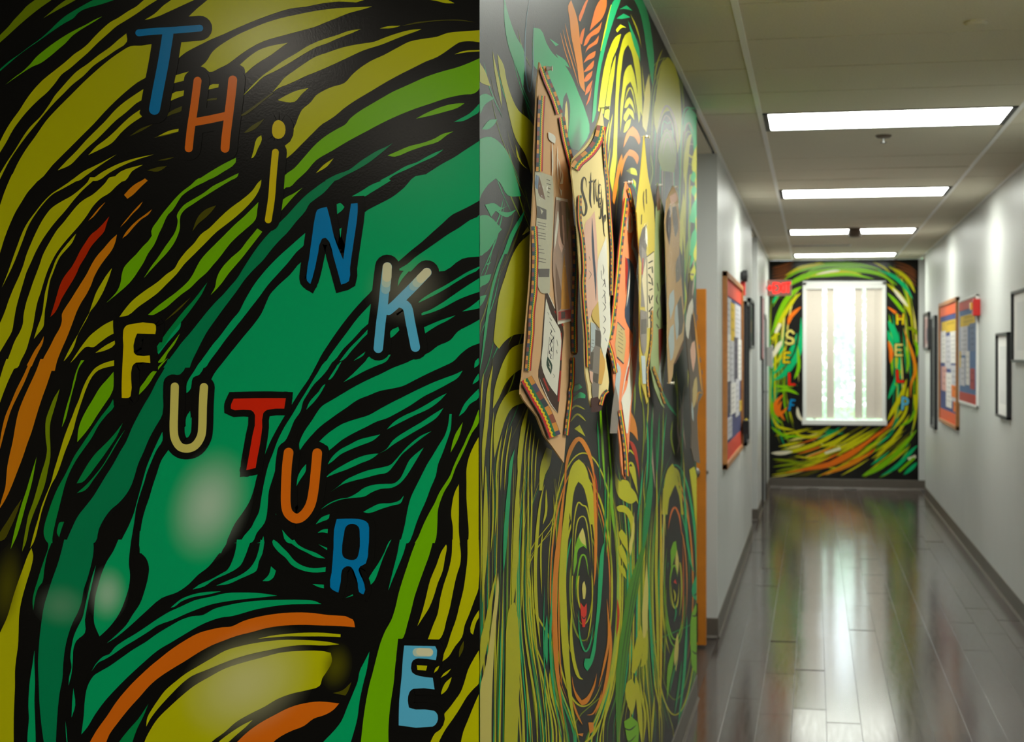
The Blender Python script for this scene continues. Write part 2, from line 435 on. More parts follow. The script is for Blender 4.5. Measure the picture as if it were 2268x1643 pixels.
# outlines of the painted shapes (traced, in photograph pixels; laid on the walls by projection)
FRONT = """
@0 0
M -150,480 0,320 80,240 120,190 200,105 240,60 320,0 420,-60 560,-60 470,0 330,100 180,225 60,335 0,388 -150,520
M 395,165 455,115 530,50 600,0 690,-50 790,-50 690,0 600,50 500,105
G -100,720 0,630 80,560 180,490 260,430 370,350 460,270 520,210 590,150 660,105 720,70 790,30 850,0 950,-40 1150,-40 1040,0 920,40 760,88 710,120 670,165 590,210 470,290 350,375 200,480 80,580 0,650 -100,740
L 50,770 150,690 200,655 270,590 330,520 400,460 500,385 600,320 680,275 790,220 860,180 930,150 870,190 770,250 700,295 650,335 600,390 530,450 460,510 370,575 300,605 240,640 100,735
Y 1310,0 1240,60 1170,100 1080,160 1000,205 930,265 850,345 800,400 740,450 680,490 600,560 500,640 400,720 330,790 280,850 230,920 180,1000 100,1110 40,1210 0,1290 -80,1420 -80,1530 0,1390 60,1290 120,1180 200,1070 260,1000 350,910 430,840 500,760 560,680 640,620 720,550 800,480 880,400 980,310 1060,240 1140,190 1250,120 1350,50 1430,0 1500,-50 1400,-60
Y 1150,305 1080,360 1000,430 900,500 800,580 700,650 630,720 560,800 500,870 450,950 370,1060 280,1150 220,1230 140,1360 60,1480 0,1580 -60,1680 -40,1720 20,1590 90,1455 170,1335 240,1240 330,1130 420,1020 500,930 580,850 660,770 760,690 850,600 950,530 1050,460 1155,380
Y 1190,420 1290,415 1380,400 1360,560 1340,690 1250,750 1150,830 1050,920 960,1010 850,1130 720,1260 600,1380 480,1500 350,1643 60,1710 90,1643 160,1490 230,1370 330,1230 420,1100 520,990 640,870 760,750 880,640 1000,540 1100,470
Y 1315,805 1230,860 1130,930 1050,1000 960,1100 880,1180 780,1280 700,1370 610,1460 525,1550 640,1500 720,1420 800,1340 880,1270 960,1190 1050,1100 1150,1020 1240,940 1305,895
Y 1280,995 1200,1050 1120,1120 1040,1200 960,1270 880,1330 805,1410 900,1365 1020,1300 1100,1210 1190,1130 1295,1060 1270,1030
Y 640,1650 760,1560 860,1510 940,1470 1060,1405 890,1520 780,1600 720,1643
Y 820,1643 940,1560 1080,1490 1230,1440 1400,1405 1270,1445 1130,1500 1000,1570 890,1643
Y 1000,1655 1100,1560 1250,1510 1300,1500 1200,1560 1140,1643
D 1340,1550 1440,1520 1520,1510 1440,1560
D 1400,1255 1520,1205 1640,1175 1640,1195 1500,1235
D 1180,1240 1280,1170 1390,1130 1290,1190
@350 0
Y -137,190 -30,125 50,50 120,0 160,-40 420,-40 330,0 200,60 80,115 0,150
Y 280,150 360,75 450,0 500,-50 1900,-50 1877,0 1643,15 1500,30 1350,60 1200,80 1050,125 850,200 720,255 600,310 480,360 400,400 320,440 250,480 175,540 190,400 220,375 400,350 470,290 480,220 450,170 380,150
Y 390,605 440,560 490,480 530,440 600,390 720,320 840,265 960,215 1120,165 1280,130 1430,100 1637,75 1837,65 1947,60 1867,85 1737,120 1637,160 1500,215 1440,240 1300,280 1150,320 950,380 820,450 720,520 640,580 560,620 470,655 430,620
Y 745,590 800,540 850,500 930,450 1040,415 1180,390 1110,440 1030,500 900,580 850,620 795,670 785,620
Y 775,870 840,795 950,690 1040,625 1130,560 1250,490 1380,410 1500,360 1643,315 1740,280 1845,265 1767,300 1637,350 1537,395 1437,430 1330,490 1200,570 1080,640 960,700 870,785
Y 1040,840 1100,770 1150,710 1230,650 1330,580 1437,515 1537,480 1687,430 1837,400 1967,380 2057,345 2157,310 2287,275 2397,265 2337,290 2237,325 2137,365 2037,405 1867,460 1737,520 1587,590 1437,655 1350,690 1200,760 1100,800
D 750,1050 850,980 960,900 1040,840 1050,850 960,920 860,1000 760,1055
Y 1090,910 1180,860 1260,825 1370,800 1300,865 1245,925 1120,920
Y 1437,870 1390,930 1310,1000 1280,1060 1250,1140 1220,1200 1200,1270 1150,1310 1165,1390 1170,1440 1220,1400 1300,1320 1400,1220 1500,1125 1527,1110 1617,1050 1687,990 1787,920 1937,830 2087,740 2217,670 2337,610 2437,560 2537,520 2617,470 2687,420 2747,385 2837,375 2927,385 2927,275 2787,285 2637,300 2537,335 2437,350 2287,380 2187,430 2057,500 1937,555 1837,620 1767,680 1697,755 1587,790 1517,820
L 1437,1310 1330,1430 1240,1530 1150,1600 1135,1643 1120,1700 1200,1700 1260,1643 1350,1560 1437,1460 1587,1370 1737,1280 1887,1200 2037,1120 2187,1050 2337,990 2487,940 2637,890 2787,860 2877,850 2927,800 2927,530 2837,570 2717,615 2587,650 2437,700 2337,745 2237,790 2137,835 2057,880 1937,950 1837,1010 1747,1080 1707,1130 1637,1170 1537,1230
Y 135,760 145,690 280,650 245,690 235,735
Y 110,920 125,855 255,820 250,865 180,890
D 20,1090 120,1010 230,960 225,1000 130,1040
Y 0,1240 100,1190 195,1170 190,1195 90,1220
Y 460,815 475,775 555,765 550,795
D 440,918 450,905 540,890 535,908
D 780,1210 860,1140 970,1080 900,1160 830,1200
Y 850,1440 870,1370 900,1260 940,1230 945,1270 910,1350 870,1430
L 350,1643 480,1560 600,1490 710,1435 705,1480 600,1560 440,1643
L 600,1643 680,1600 735,1575 720,1610 640,1643
D 0,1460 80,1440 150,1430 80,1455
D 0,1530 80,1510 40,1540
@700 0
L 910,1080 990,1035 1080,995 1200,955 1300,940 1350,940 1290,980 1180,1015 1050,1050
T 1255,1110 1330,1070 1400,1030 1490,940 1490,1010 1420,1060 1340,1100
L 650,1415 720,1385 850,1330 970,1300 1080,1260 1150,1220 1250,1195 1190,1230 1110,1290 980,1330 850,1375 720,1425
N 80,1643 180,1590 300,1545 400,1470 460,1430 560,1370 650,1330 700,1300 620,1370 520,1450 480,1480 380,1540 260,1600 180,1643
T 580,1643 700,1580 820,1510 920,1475 1000,1430 1080,1390 1160,1360 1080,1420 950,1480 850,1530 700,1600 640,1643
T 880,1660 1000,1585 1150,1490 1260,1430 1350,1370 1490,1280 1490,1700
Y 900,-20 1100,10 1180,30 1260,30 1200,0 1150,-20
Y 580,260 650,240 770,235 700,255
D 770,238 900,205 1050,188 1200,180 1330,182 1450,205 1330,190 1200,187 1050,197
Y 1260,495 1340,465 1490,455 1490,468 1380,475
Y 0,1575 70,1500 160,1440 100,1515
@0 400
Y 112,-60 85,0 40,110 0,230 -60,420 -60,800 0,660 40,530 90,400 140,290 200,190 250,110 320,30 380,-40
Y 20,970 75,830 120,700 160,590 210,460 260,370 320,290 390,200 470,120 530,80 620,20 680,-20 740,-20 660,25 570,75 480,125 400,205 320,310 260,410 210,540 160,670 110,790
Y 800,10 740,70 650,140 560,190 470,250 420,310 370,390 320,490 280,580 240,680 210,780 170,880 120,990 80,1090 50,1180 0,1300 -60,1430 -60,1650 0,1560 60,1460 110,1370 130,1260 150,1150 180,1040 210,940 240,840 280,750 330,640 380,550 440,460 510,370 590,280 670,180 750,90 850,0 880,-30 820,-30
Y 960,20 900,80 840,130 770,170 720,210 650,290 580,380 520,450 470,530 430,600 390,680 360,770 330,850 300,930 270,1020 240,1110 215,1230 210,1300 180,1380 140,1450 90,1580 60,1660 40,1720 160,1700 190,1640 240,1540 270,1440 300,1330 320,1210 340,1110 370,1020 400,920 430,830 470,740 520,650 580,570 640,500 720,410 790,320 850,230 920,160 1000,110 1060,50 1120,0 1150,-30 1000,-30
Y 695,480 660,520 600,590 560,640 510,720 480,800 450,880 430,950 410,1030 400,1100 390,1180 370,1260 340,1340 310,1440 350,1390 395,1330 405,1260 410,1180 425,1100 440,1000 460,900 480,850 510,770 550,690 620,610 660,560
R 995,325 940,390 880,450 830,490 780,560 730,640 690,720 650,790 610,840 570,900 540,970 520,1040 500,1110 475,1190 460,1240 500,1200 530,1150 560,1080 600,1010 650,930 690,860 730,770 780,690 830,600 890,530 950,460 965,410
A 1065,490 1010,540 950,610 880,690 830,770 790,850 740,930 690,1010 640,1090 600,1150 565,1215 565,1270 550,1330 500,1420 450,1520 400,1610 370,1680 350,1730 500,1730 520,1643 560,1540 600,1450 640,1350 670,1270 700,1190 740,1110 790,1030 830,950 860,870 910,780 960,710 1020,630 1050,560
A 245,1680 265,1643 320,1540 370,1470 400,1415 390,1480 350,1560 310,1643 290,1690
A 1130,130 1190,65 1250,20 1290,0 1320,-20 1345,0 1280,60 1210,130 1160,165
A 1385,260 1320,310 1240,370 1180,430 1140,480 1115,525 1160,490 1220,420 1290,350 1350,310
A 1300,190 1230,260 1170,330 1120,390 1095,425 1150,370 1210,300 1270,240
A 960,195 900,250 850,310 805,365 850,330 900,270
L 1643,120 1570,200 1500,280 1450,370 1400,470 1350,550 1300,600 1240,670 1180,730 1130,790 1110,850 1100,920 1070,1000 1010,1070 970,1110 1080,1020 1170,940 1220,880 1260,820 1310,740 1350,660 1400,590 1440,500 1480,400 1510,330 1570,270 1640,160 1700,80
Y 1020,795 970,860 920,940 880,1010 850,1090 820,1180 800,1240 760,1310 720,1380 680,1450 640,1520 600,1600 580,1643 620,1600 670,1520 710,1400 760,1300 810,1210 870,1130 930,1030 970,940 1000,860
Y 1030,1270 950,1310 880,1360 820,1410 770,1470 720,1540 680,1600 640,1660 680,1620 740,1550 790,1510 850,1515 900,1480 980,1420 1035,1390 1030,1330
Y 1045,1455 960,1500 870,1565 940,1550 1045,1490
T 1643,1240 1580,1310 1510,1400 1470,1470 1410,1530 1445,1580 1520,1480 1600,1390 1643,1330
@350 400
L 370,-20 300,40 220,100 150,170 100,230 50,290 0,360 -60,460 -30,560 0,500 40,420 80,330 120,270 170,190 240,120 330,60 450,0 480,-20
L 660,0 560,60 480,110 400,160 310,220 250,260 210,310 200,360 200,430 180,500 140,580 80,660 0,745 -60,810 -127,885 -60,780 0,700 60,610 110,540 150,480 175,410 180,360 172,320 190,280 240,220 320,170 420,110 500,50 600,0 640,-20 700,-20
D 345,370 380,310 440,260 530,225 490,280 430,340 370,390 315,460
Y 945,-10 910,20 860,90 770,170 660,250 560,340 470,430 390,490 330,570 260,640 190,730 150,800 80,850 0,920 -130,1010 -230,1090 -300,1170 -350,1240 -272,1225 -180,1150 -80,1080 0,1020 80,940 170,850 240,760 320,680 430,570 530,470 620,400 720,320 820,225 890,140 930,60
L 915,195 850,260 780,330 700,400 620,480 530,570 450,650 390,720 350,790 320,850 280,910 230,960 160,1020 80,1080 0,1140 -90,1220 -45,1222 0,1200 80,1150 160,1080 220,1030 290,980 370,900 440,840 500,770 560,700 620,620 660,570 720,510 800,440 890,350 905,260
L 905,435 860,490 810,550 750,630 680,690 610,760 560,830 535,890 520,970 480,1040 540,980 590,920 640,850 690,790 760,710 830,620 900,530 950,465
N 1530,0 1440,60 1350,130 1260,220 1180,310 1110,380 1060,430 1000,490 940,560 880,640 820,730 770,810 720,890 660,960 600,1030 530,1100 450,1190 370,1290 290,1390 220,1470 160,1550 90,1643 50,1700 290,1700 310,1643 360,1540 400,1460 450,1370 520,1270 600,1160 660,1080 720,1000 790,900 870,810 960,720 1030,630 1100,550 1180,470 1260,370 1340,280 1380,210 1430,170 1510,110 1600,10 1640,-30
T 1355,465 1290,520 1200,600 1110,680 1020,770 950,850 880,940 830,1020 780,1110 740,1190 680,1260 620,1340 560,1420 500,1490 450,1560 390,1643 350,1700 430,1700 470,1643 540,1550 620,1440 700,1340 780,1240 850,1150 920,1060 1000,950 1090,850 1180,750 1260,650 1340,570
G 450,925 400,990 330,1080 240,1180 150,1290 80,1380 30,1450 -25,1535 0,1560 50,1510 120,1400 200,1300 280,1200 360,1090 400,1030
D 65,1275 180,1165 300,1060 190,1178
L -10,1663 70,1560 140,1470 200,1390 150,1490 90,1570 50,1643
L 1130,-10 1120,100 1180,50 1240,-10
L 1315,65 1230,120 1170,150 1115,200 1105,295 1170,220 1240,140
@700 400
T 315,150 420,90 500,40 600,0 660,-20 680,0 600,50 500,110 440,145 370,140
T 925,1115 960,1080 1050,1020 1180,950 1280,890 1380,830 1490,780 1490,795 1380,860 1280,920 1170,990 1060,1050
T 945,1230 955,1210 1030,1180 1150,1110 1280,1020 1400,940 1490,885 1490,1010 1400,1040 1300,1080 1150,1160 1050,1200
T 1330,1190 1400,1150 1490,1080 1490,1160 1420,1175
T 970,1340 1060,1300 1160,1260 1270,1225 1200,1270 1100,1320 985,1395
T 505,1115 380,1250 290,1370 200,1490 120,1600 90,1643 70,1652 140,1652 160,1643 250,1530 330,1450 420,1350 490,1280
T 475,1350 400,1430 310,1520 215,1643 250,1630 330,1540 420,1440 480,1370
T 450,1555 390,1600 340,1640 430,1590
$T 921,390 895,416 868,437 836,454 807,471 760,546 669,579 642,609 618,631 598,653 589,673 579,695 562,719 542,743 520,770 496,800 474,829 440,900 368,1004 358,1019 348,1048 338,1078 331,1102 321,1131 314,1160 310,1200 310,1225 490,1225 501,1200 506,1190 520,1160 537,1136 552,1112 562,1085 569,1056 584,1014 598,980 613,951 630,922 647,895 664,868 684,839 705,800 710,790 727,763 744,738 763,712 785,685 805,663 824,643 840,610 985,600 1024,573 1064,568 1064,390
K 1490,180 1400,230 1300,280 1240,310 1150,390 1060,470 960,560 860,640 780,710 720,760 760,800 830,760 900,700 1000,630 1100,560 1200,490 1300,430 1400,360 1490,310
@700 800
T 0,480 53,410 150,350 250,290 370,220 480,165 600,110 700,60 830,10 870,-10 1030,-80 1110,-140 1220,-190 1290,-270 1400,-330 1490,-380 1490,-165 1400,-130 1320,-70 1250,0 1150,50 1020,110 900,170 790,225 680,250 580,270 480,310 380,350 280,420 206,470 123,530 43,590 -37,670 -97,740 -147,810 -152,750 -127,680 -87,610 -37,540
T 10,755 60,700 130,640 240,570 350,530 480,490 570,440 680,380 800,320 920,260 1050,200 1150,160 1260,120 1335,85 1290,150 1210,200 1100,260 980,320 860,400 720,480 640,520 560,545 450,600 330,660 230,720 170,770 120,810 105,770 60,755
T 250,190 330,120 400,50 450,0 480,-40 680,-60 640,0 540,45 430,95 330,150
T 110,170 160,90 220,10 235,0 180,100 130,165
T 0,320 60,225 85,205 50,270
T 645,620 700,560 790,500 900,450 1010,390 1100,335 1190,290 1130,355 1030,430 900,490 780,550
T 570,840 640,800 700,720 780,660 880,600 980,540 1070,480 1160,425 1100,510 1000,580 880,650 780,710 700,760 640,805
T 105,940 140,880 210,810 300,760 400,710 500,685 585,665 520,720 420,760 320,800 220,850 150,910
T 85,1060 140,1010 220,960 330,900 430,860 540,840 570,840 500,890 400,930 290,980 180,1020
T 130,1190 200,1140 270,1080 370,1030 480,990 600,965 680,940 730,890 790,820 860,750 950,680 1050,635 960,700 860,780 780,850 720,930 650,1010 560,1030 450,1060 330,1090 240,1120
T 40,1350 120,1290 220,1250 290,1240 370,1200 440,1150 540,1120 640,1115 710,1110 770,1060 810,980 850,900 910,840 980,785 930,870 870,970 810,1060 750,1120 690,1150 590,1160 510,1190 440,1230 350,1240 240,1255 140,1290
T 430,1370 500,1330 580,1295 680,1290 760,1265 800,1220 770,1290 700,1310 600,1340 480,1380
T 0,1480 50,1420 125,1390 115,1430 60,1455
T 15,1560 60,1530 115,1525 115,1565 60,1555
T 1215,480 1200,590 1170,680 1120,760 1060,860 1010,940 970,1020 930,1100 880,1200 850,1280 830,1370 810,1480 780,1600 760,1652 840,1652 870,1600 910,1480 950,1380 1000,1270 1040,1160 1090,1040 1110,940 1150,840 1190,730 1225,620 1235,480
T 1480,250 1410,320 1350,390 1300,500 1350,460 1400,390 1480,330
T 1480,110 1440,170 1425,210 1480,170
T 1440,60 1450,0 1480,-30 1480,30
L 1335,555 1300,610 1270,660 1240,750 1225,830 1270,750 1310,660
L 1480,440 1450,520 1420,600 1380,680 1340,770 1290,870 1250,960 1220,1040 1170,1120 1120,1200 1080,1290 1030,1380 980,1480 930,1600 900,1652 1080,1652 1095,1600 1105,1450 1110,1350 1140,1250 1170,1180 1230,1080 1270,970 1320,870 1370,760 1420,650 1480,560
Y 1300,1115 1260,1200 1240,1290 1230,1400 1245,1500 1245,1643 1245,1652 1310,1652 1300,1550 1300,1400 1300,1250
Y 1480,690 1430,780 1390,880 1370,980 1370,1100 1370,1250 1380,1400 1390,1550 1385,1652 1480,1652
@350 800
T 1530,0 1450,110 1370,240 1290,370 1220,490 1150,600 1090,720 1050,830 1010,930 985,1020 960,1140 940,1250 920,1370 880,1450 850,1510 790,1580 740,1643 690,1652 820,1652 860,1643 900,1560 970,1470 990,1400 1000,1300 1010,1180 1040,1080 1070,980 1100,830 1110,770 1160,720 1200,640 1240,540 1300,450 1320,370 1360,300 1420,210 1480,150 1540,80 1590,0
T 1065,1190 1060,1290 1075,1400 1080,1330
T 960,1590 935,1643 900,1652 970,1652
T 1130,1530 1180,1590 1240,1643 1260,1660 1170,1643
T 1525,210 1450,290 1380,370 1350,440 1420,370 1480,290
T 1640,20 1590,110 1550,170 1610,90
T 390,0 330,90 265,200 260,290 300,240 320,150 380,120 450,0 480,-20 420,-20
@0 800
Y 60,-20 30,60 0,160 -60,300 -60,520 0,380 40,270 90,150 140,50 180,-20
A 280,-20 220,120 150,260 100,380 50,500 20,620 0,740 -30,860 0,800 30,690 60,580 100,450 160,320 220,200 270,80 310,-20
A 370,-20 330,90 270,220 220,330 170,460 140,600 120,720 90,850 70,950 60,1050 50,1150 20,1250 0,1320 -40,1400 0,1340 60,1240 110,1130 160,1000 210,870 250,750 290,640 320,540 350,440 390,320 430,210 470,90 510,-20
M 545,250 490,340 450,440 420,530 415,640 420,720 430,800 415,900 390,980 360,1080 330,1190 300,1290 260,1400 240,1500 215,1643 203,1730 240,1643 270,1500 310,1380 360,1260 410,1120 440,980 460,870 460,760 455,650 460,560 490,450 520,350
L 720,60 770,-10 740,-10 700,80 670,180 650,270 620,370 590,480 565,600 600,520 630,400 660,280 690,170
Y 1040,-10 940,20 870,60 820,120 780,190 750,260 720,350 690,420 660,500 620,600 580,710 550,810 520,910 490,1010 470,1090 440,1170 410,1240 380,1320 350,1430 320,1530 290,1643 276,1700 310,1643 350,1500 380,1370 420,1250 470,1120 510,1050 550,950 590,830 630,730 670,620 690,540 720,440 750,350 790,240 840,140 900,80 1040,40
L 1035,95 980,160 910,240 850,340 790,440 740,540 715,620 705,735 770,660 830,580 880,500 940,410 1030,260
L 335,870 300,980 270,1080 240,1180 200,1300 160,1440 130,1560 98,1710 150,1600 190,1480 230,1330 270,1190 300,1070 320,960
D 200,1250 130,1350 70,1450 0,1560 -30,1643 40,1620 90,1530 140,1420
G 1030,345 1000,400 930,490 860,590 800,680 740,770 680,860 630,960 590,1040 550,1110 510,1190 470,1290 440,1380 410,1480 400,1570 430,1643 450,1652 480,1652 480,1600 510,1450 540,1330 570,1210 600,1100 640,1000 700,890 770,790 840,690 900,580 970,490 1040,410
G 1120,560 1060,640 1000,710 930,780 870,840 810,920 750,1020 700,1110 750,1100 810,1040 870,960 930,880 1000,780 1060,690
G 1140,620 1070,720 1000,840 940,940 870,1030 790,1120 700,1200 780,1170 850,1080 930,970 1000,860 1070,740
N 1530,-20 1500,60 1430,180 1370,300 1310,400 1250,510 1200,610 1150,730 1090,830 1030,940 960,1050 900,1150 850,1230 780,1320 710,1410 660,1510 620,1600 600,1643 580,1652 850,1652 870,1643 900,1530 950,1430 1010,1350 1080,1290 1150,1210 1200,1120 1230,1030 1260,930 1310,820 1360,700 1420,590 1480,480 1485,250 1500,160 1560,120 1640,120 1720,-20
T 1480,640 1440,720 1390,830 1340,950 1310,1050 1280,1160 1250,1270 1220,1380 1180,1480 1130,1580 1090,1643 1060,1652 1190,1652 1200,1600 1225,1450 1240,1340 1270,1230 1310,1110 1340,1010 1380,910 1430,800 1480,720
G 545,1465 585,1460 560,1530 540,1600 520,1560 530,1500
L 1490,0 1430,60 1370,110 1320,180 1270,250 1255,315 1310,260 1360,200 1410,120 1470,40 1530,-30
@0 1200 3.7088
Y 260,50 275,110 260,200 230,300 200,400 175,500 160,600 155,720 150,850 135,960 125,1060 125,1180 120,1300 115,1450 115,1700 -60,1700 -60,900 0,750 60,620 110,450 150,330 190,220 230,110
G 400,30 370,130 340,220 310,320 285,400 270,480 275,560 295,440 320,370 350,330 365,230 390,100 432,-10 390,-10
N 530,-20 500,100 470,200 430,310 395,420 365,520 345,640 330,760 320,880 315,1000 320,1150 325,1300 335,1430 350,1560 370,1700 460,1700 465,1550 475,1400 490,1250 515,1120 520,1020 530,920 545,830 570,740 600,660 640,580 670,500 690,390 720,300 750,190 770,80 770,-20
T 790,190 760,280 730,400 705,510 680,620 640,700 610,770 590,860 580,950 590,1030 570,1110 565,1180 590,1080 600,970 605,880 630,810 700,745 700,640 720,520 745,400 770,290
T 975,-20 930,80 880,160 840,250 810,350 785,450 775,560 775,660 795,720 820,775 880,720 940,650 990,570 1030,470 1060,370 1070,270 1060,180 1065,100 1080,-20
T 1150,-90 1155,80 1200,130 1225,200 1220,280 1190,400 1150,510 1090,600 1040,680 960,760 880,830 960,780 1080,680 1200,570 1330,460 1458,412 1548,350 1628,270 1718,200 1788,110 1858,20 1880,-90
G 950,1700 980,1643 1060,1540 1140,1450 1220,1330 1180,1430 1130,1530 1090,1643 1080,1700
T 285,890 270,1000 250,1120 240,1230 235,1350 240,1450 230,1560 225,1700 295,1700 295,1600 290,1450 285,1300 290,1150 285,1000
T 605,1200 595,1310 590,1440 620,1340
T 540,1470 545,1600 560,1700 550,1560
@350 1200 3.7088
T 650,-20 640,60 610,160 570,230 520,260 430,310 340,350 285,390 380,365 460,310 550,270 630,230 680,190 720,110 760,0 770,-20
T 845,-20 830,60 800,150 750,220 680,270 590,310 520,340 480,358 580,345 680,300 760,265 810,235 830,160 860,90 875,0
T 940,0 990,80 1050,130 1100,190 1180,230 1270,250 1385,245 1385,205 1280,215 1190,195 1120,150 1070,90 1020,40 980,0 950,-20
T 1080,0 1150,50 1220,85 1300,125 1375,135 1300,90 1220,60 1150,20 1120,-20
T 1320,20 1395,70 1395,50
T 860,320 910,270 930,200 970,235 950,290 910,320
T 1270,345 1320,370 1370,380 1365,350
T 1540,460 1600,430 1605,440
T 105,540 190,470 290,430 400,410 520,405 420,430 300,450 190,490 140,530
T -543,1060 -508,1000 -448,940 -398,920 -348,860 -278,810 -178,750 -88,690 0,630 100,570 190,530 300,480 430,450 560,420 700,415 840,420 980,440 850,455 700,470 550,490 430,515 330,550 230,590 120,640 0,685 -68,730 -178,800 -278,860 -378,930 -438,965 -488,990
T 0,750 100,690 190,640 280,610 370,600 460,550 570,520 700,495 850,480 1000,475 1180,475 1290,485 1345,510 1200,510 1050,515 900,535 780,560 680,590 600,610 520,620 400,660 300,710 200,770 100,830 0,890 -118,990 -238,1100 -348,1210 -438,1310 -518,1420 -578,1520 -628,1580 -608,1430 -598,1290 -578,1190 -528,1100 -468,1060 -398,1020 -298,950 -198,880 -98,820
O 0,970 100,890 220,810 330,750 430,720 530,700 600,695 700,650 800,620 930,595 1080,580 1230,580 1400,600 1600,635 1620,700 1500,690 1350,685 1200,680 1050,685 900,705 770,740 650,770 540,810 440,850 330,910 220,980 120,1040 0,1120 -68,1180 -148,1270 -238,1370 -318,1470 -398,1580 -460,1700 -590,1700 -558,1643 -498,1540 -418,1430 -338,1310 -238,1190 -138,1090 -38,1000
Y 820,795 930,770 1050,755 1200,745 1350,745 1500,758 1500,780 1350,775 1200,775 1050,775
Y 0,1300 60,1220 140,1150 230,1080 330,1020 450,950 560,890 700,850 830,825 1000,805 1200,805 1400,820 1490,840 1380,850 1200,845 1050,860 900,890 760,920 640,955 520,1000 400,1050 280,1100 200,1160 100,1260 0,1370 -60,1450 -95,1515 -85,1440 -40,1360
Y 0,1450 100,1350 200,1260 300,1180 420,1110 550,1040 700,990 850,950 1000,910 1150,895 1350,895 1420,910 1430,980 1390,1060 1350,1120 1330,1180 1230,1215 1100,1245 980,1290 880,1350 760,1410 640,1480 550,1560 440,1643 400,1700 -120,1700 -110,1643 -60,1540
Y 780,1460 700,1500 620,1550 550,1600 500,1643 480,1680 540,1680 580,1643 650,1580 720,1520
O 650,1643 750,1550 850,1480 960,1420 1080,1360 1200,1325 1330,1310 1490,1325 1440,1380 1370,1420 1280,1450 1200,1510 1100,1550 1020,1590 950,1643 920,1700 600,1700
D 1440,1240 1520,1215 1590,1150 1560,1230 1540,1260
@700 1200 3.7088
T 600,0 560,90 510,180 450,270 435,300 445,355 480,320 520,220 560,110 620,-20
T 690,-20 670,90 640,210 610,330 595,400 630,310 680,190 720,90 750,-20
L 830,-20 790,80 750,200 710,320 680,420 655,530 620,640 570,730 530,830 500,940 470,1060 440,1170 415,1290 395,1420 380,1540 365,1700 600,1700 595,1560 605,1400 620,1280 640,1150 650,1030 665,920 680,830 720,780 750,680 780,570 810,450 850,330 890,220 930,110 965,-20
Y 1070,20 1030,80 990,190 940,310 910,430 880,550 835,690 880,620 930,540 970,440 1000,340 1040,240 1060,130 1075,40
Y 1120,-20 1115,110 1090,230 1050,350 1020,470 1000,590 960,690 920,800 1010,800 1040,760 1070,650 1100,540 1120,440 1140,340 1160,260 1185,180 1190,90 1175,-20
Y 1245,-20 1245,130 1230,270 1210,400 1180,520 1150,640 1110,750 1080,850 1050,920 1040,980 1090,940 1140,860 1200,780 1220,690 1260,590 1300,480 1335,380 1338,-20
Y 1338,560 1290,640 1270,740 1290,760 1320,650 1338,620
D 1215,810 1180,880 1175,950 1210,880
Y 1338,890 1290,970 1250,1050 1220,1150 1190,1230 1150,1290 1090,1370 1050,1420 1045,1470 1000,1540 960,1600 920,1700 990,1700 1020,1620 1070,1530 1120,1460 1180,1370 1240,1270 1300,1200 1338,1160
Y 1338,1250 1290,1360 1250,1460 1210,1560 1180,1700 1338,1700
Y 1110,1040 1050,1080 1025,1115 1080,1080
Y 1115,1110 1060,1160 1020,1260 1070,1220 1100,1160
T 440,900 400,980 360,1060 345,1140 310,1230 260,1350 210,1470 140,1560 60,1643 20,1700 270,1700 300,1600 340,1450 360,1300 390,1160 420,1040
"""
FRONT_TOP = """
@700 400
T 190,215 225,205 260,240 240,270 195,305
T 215,440 235,430 225,520
T 745,960 760,880 800,820 870,760 960,690 900,760 850,820 790,890
T 680,1370 750,1330 760,1360 700,1420 680,1430
@350 800
T 295,450 260,510 255,580 265,650 290,590 300,500
T 265,290 290,230 310,190 300,250
T 1350,935 1310,980 1275,1050 1262,1135 1300,1070 1345,1000
@700 1200 3.7088
Y 830,1010 915,1015 905,1055 835,1050
Y 1015,1015 985,1035 970,1075 1000,1050
@700 400
RB W3 83 648,800 635,990
RB W4 83 650,790 641,930
RB W2 83 650,785 647,880
RB W3 83 1010,835 890,960
RB W4 83 1010,835 920,928
RB W2 83 1010,835 955,890
@700 1200 3.7088
RB W4 70 830,905 930,905
RB W2 62 855,900 930,905
"""
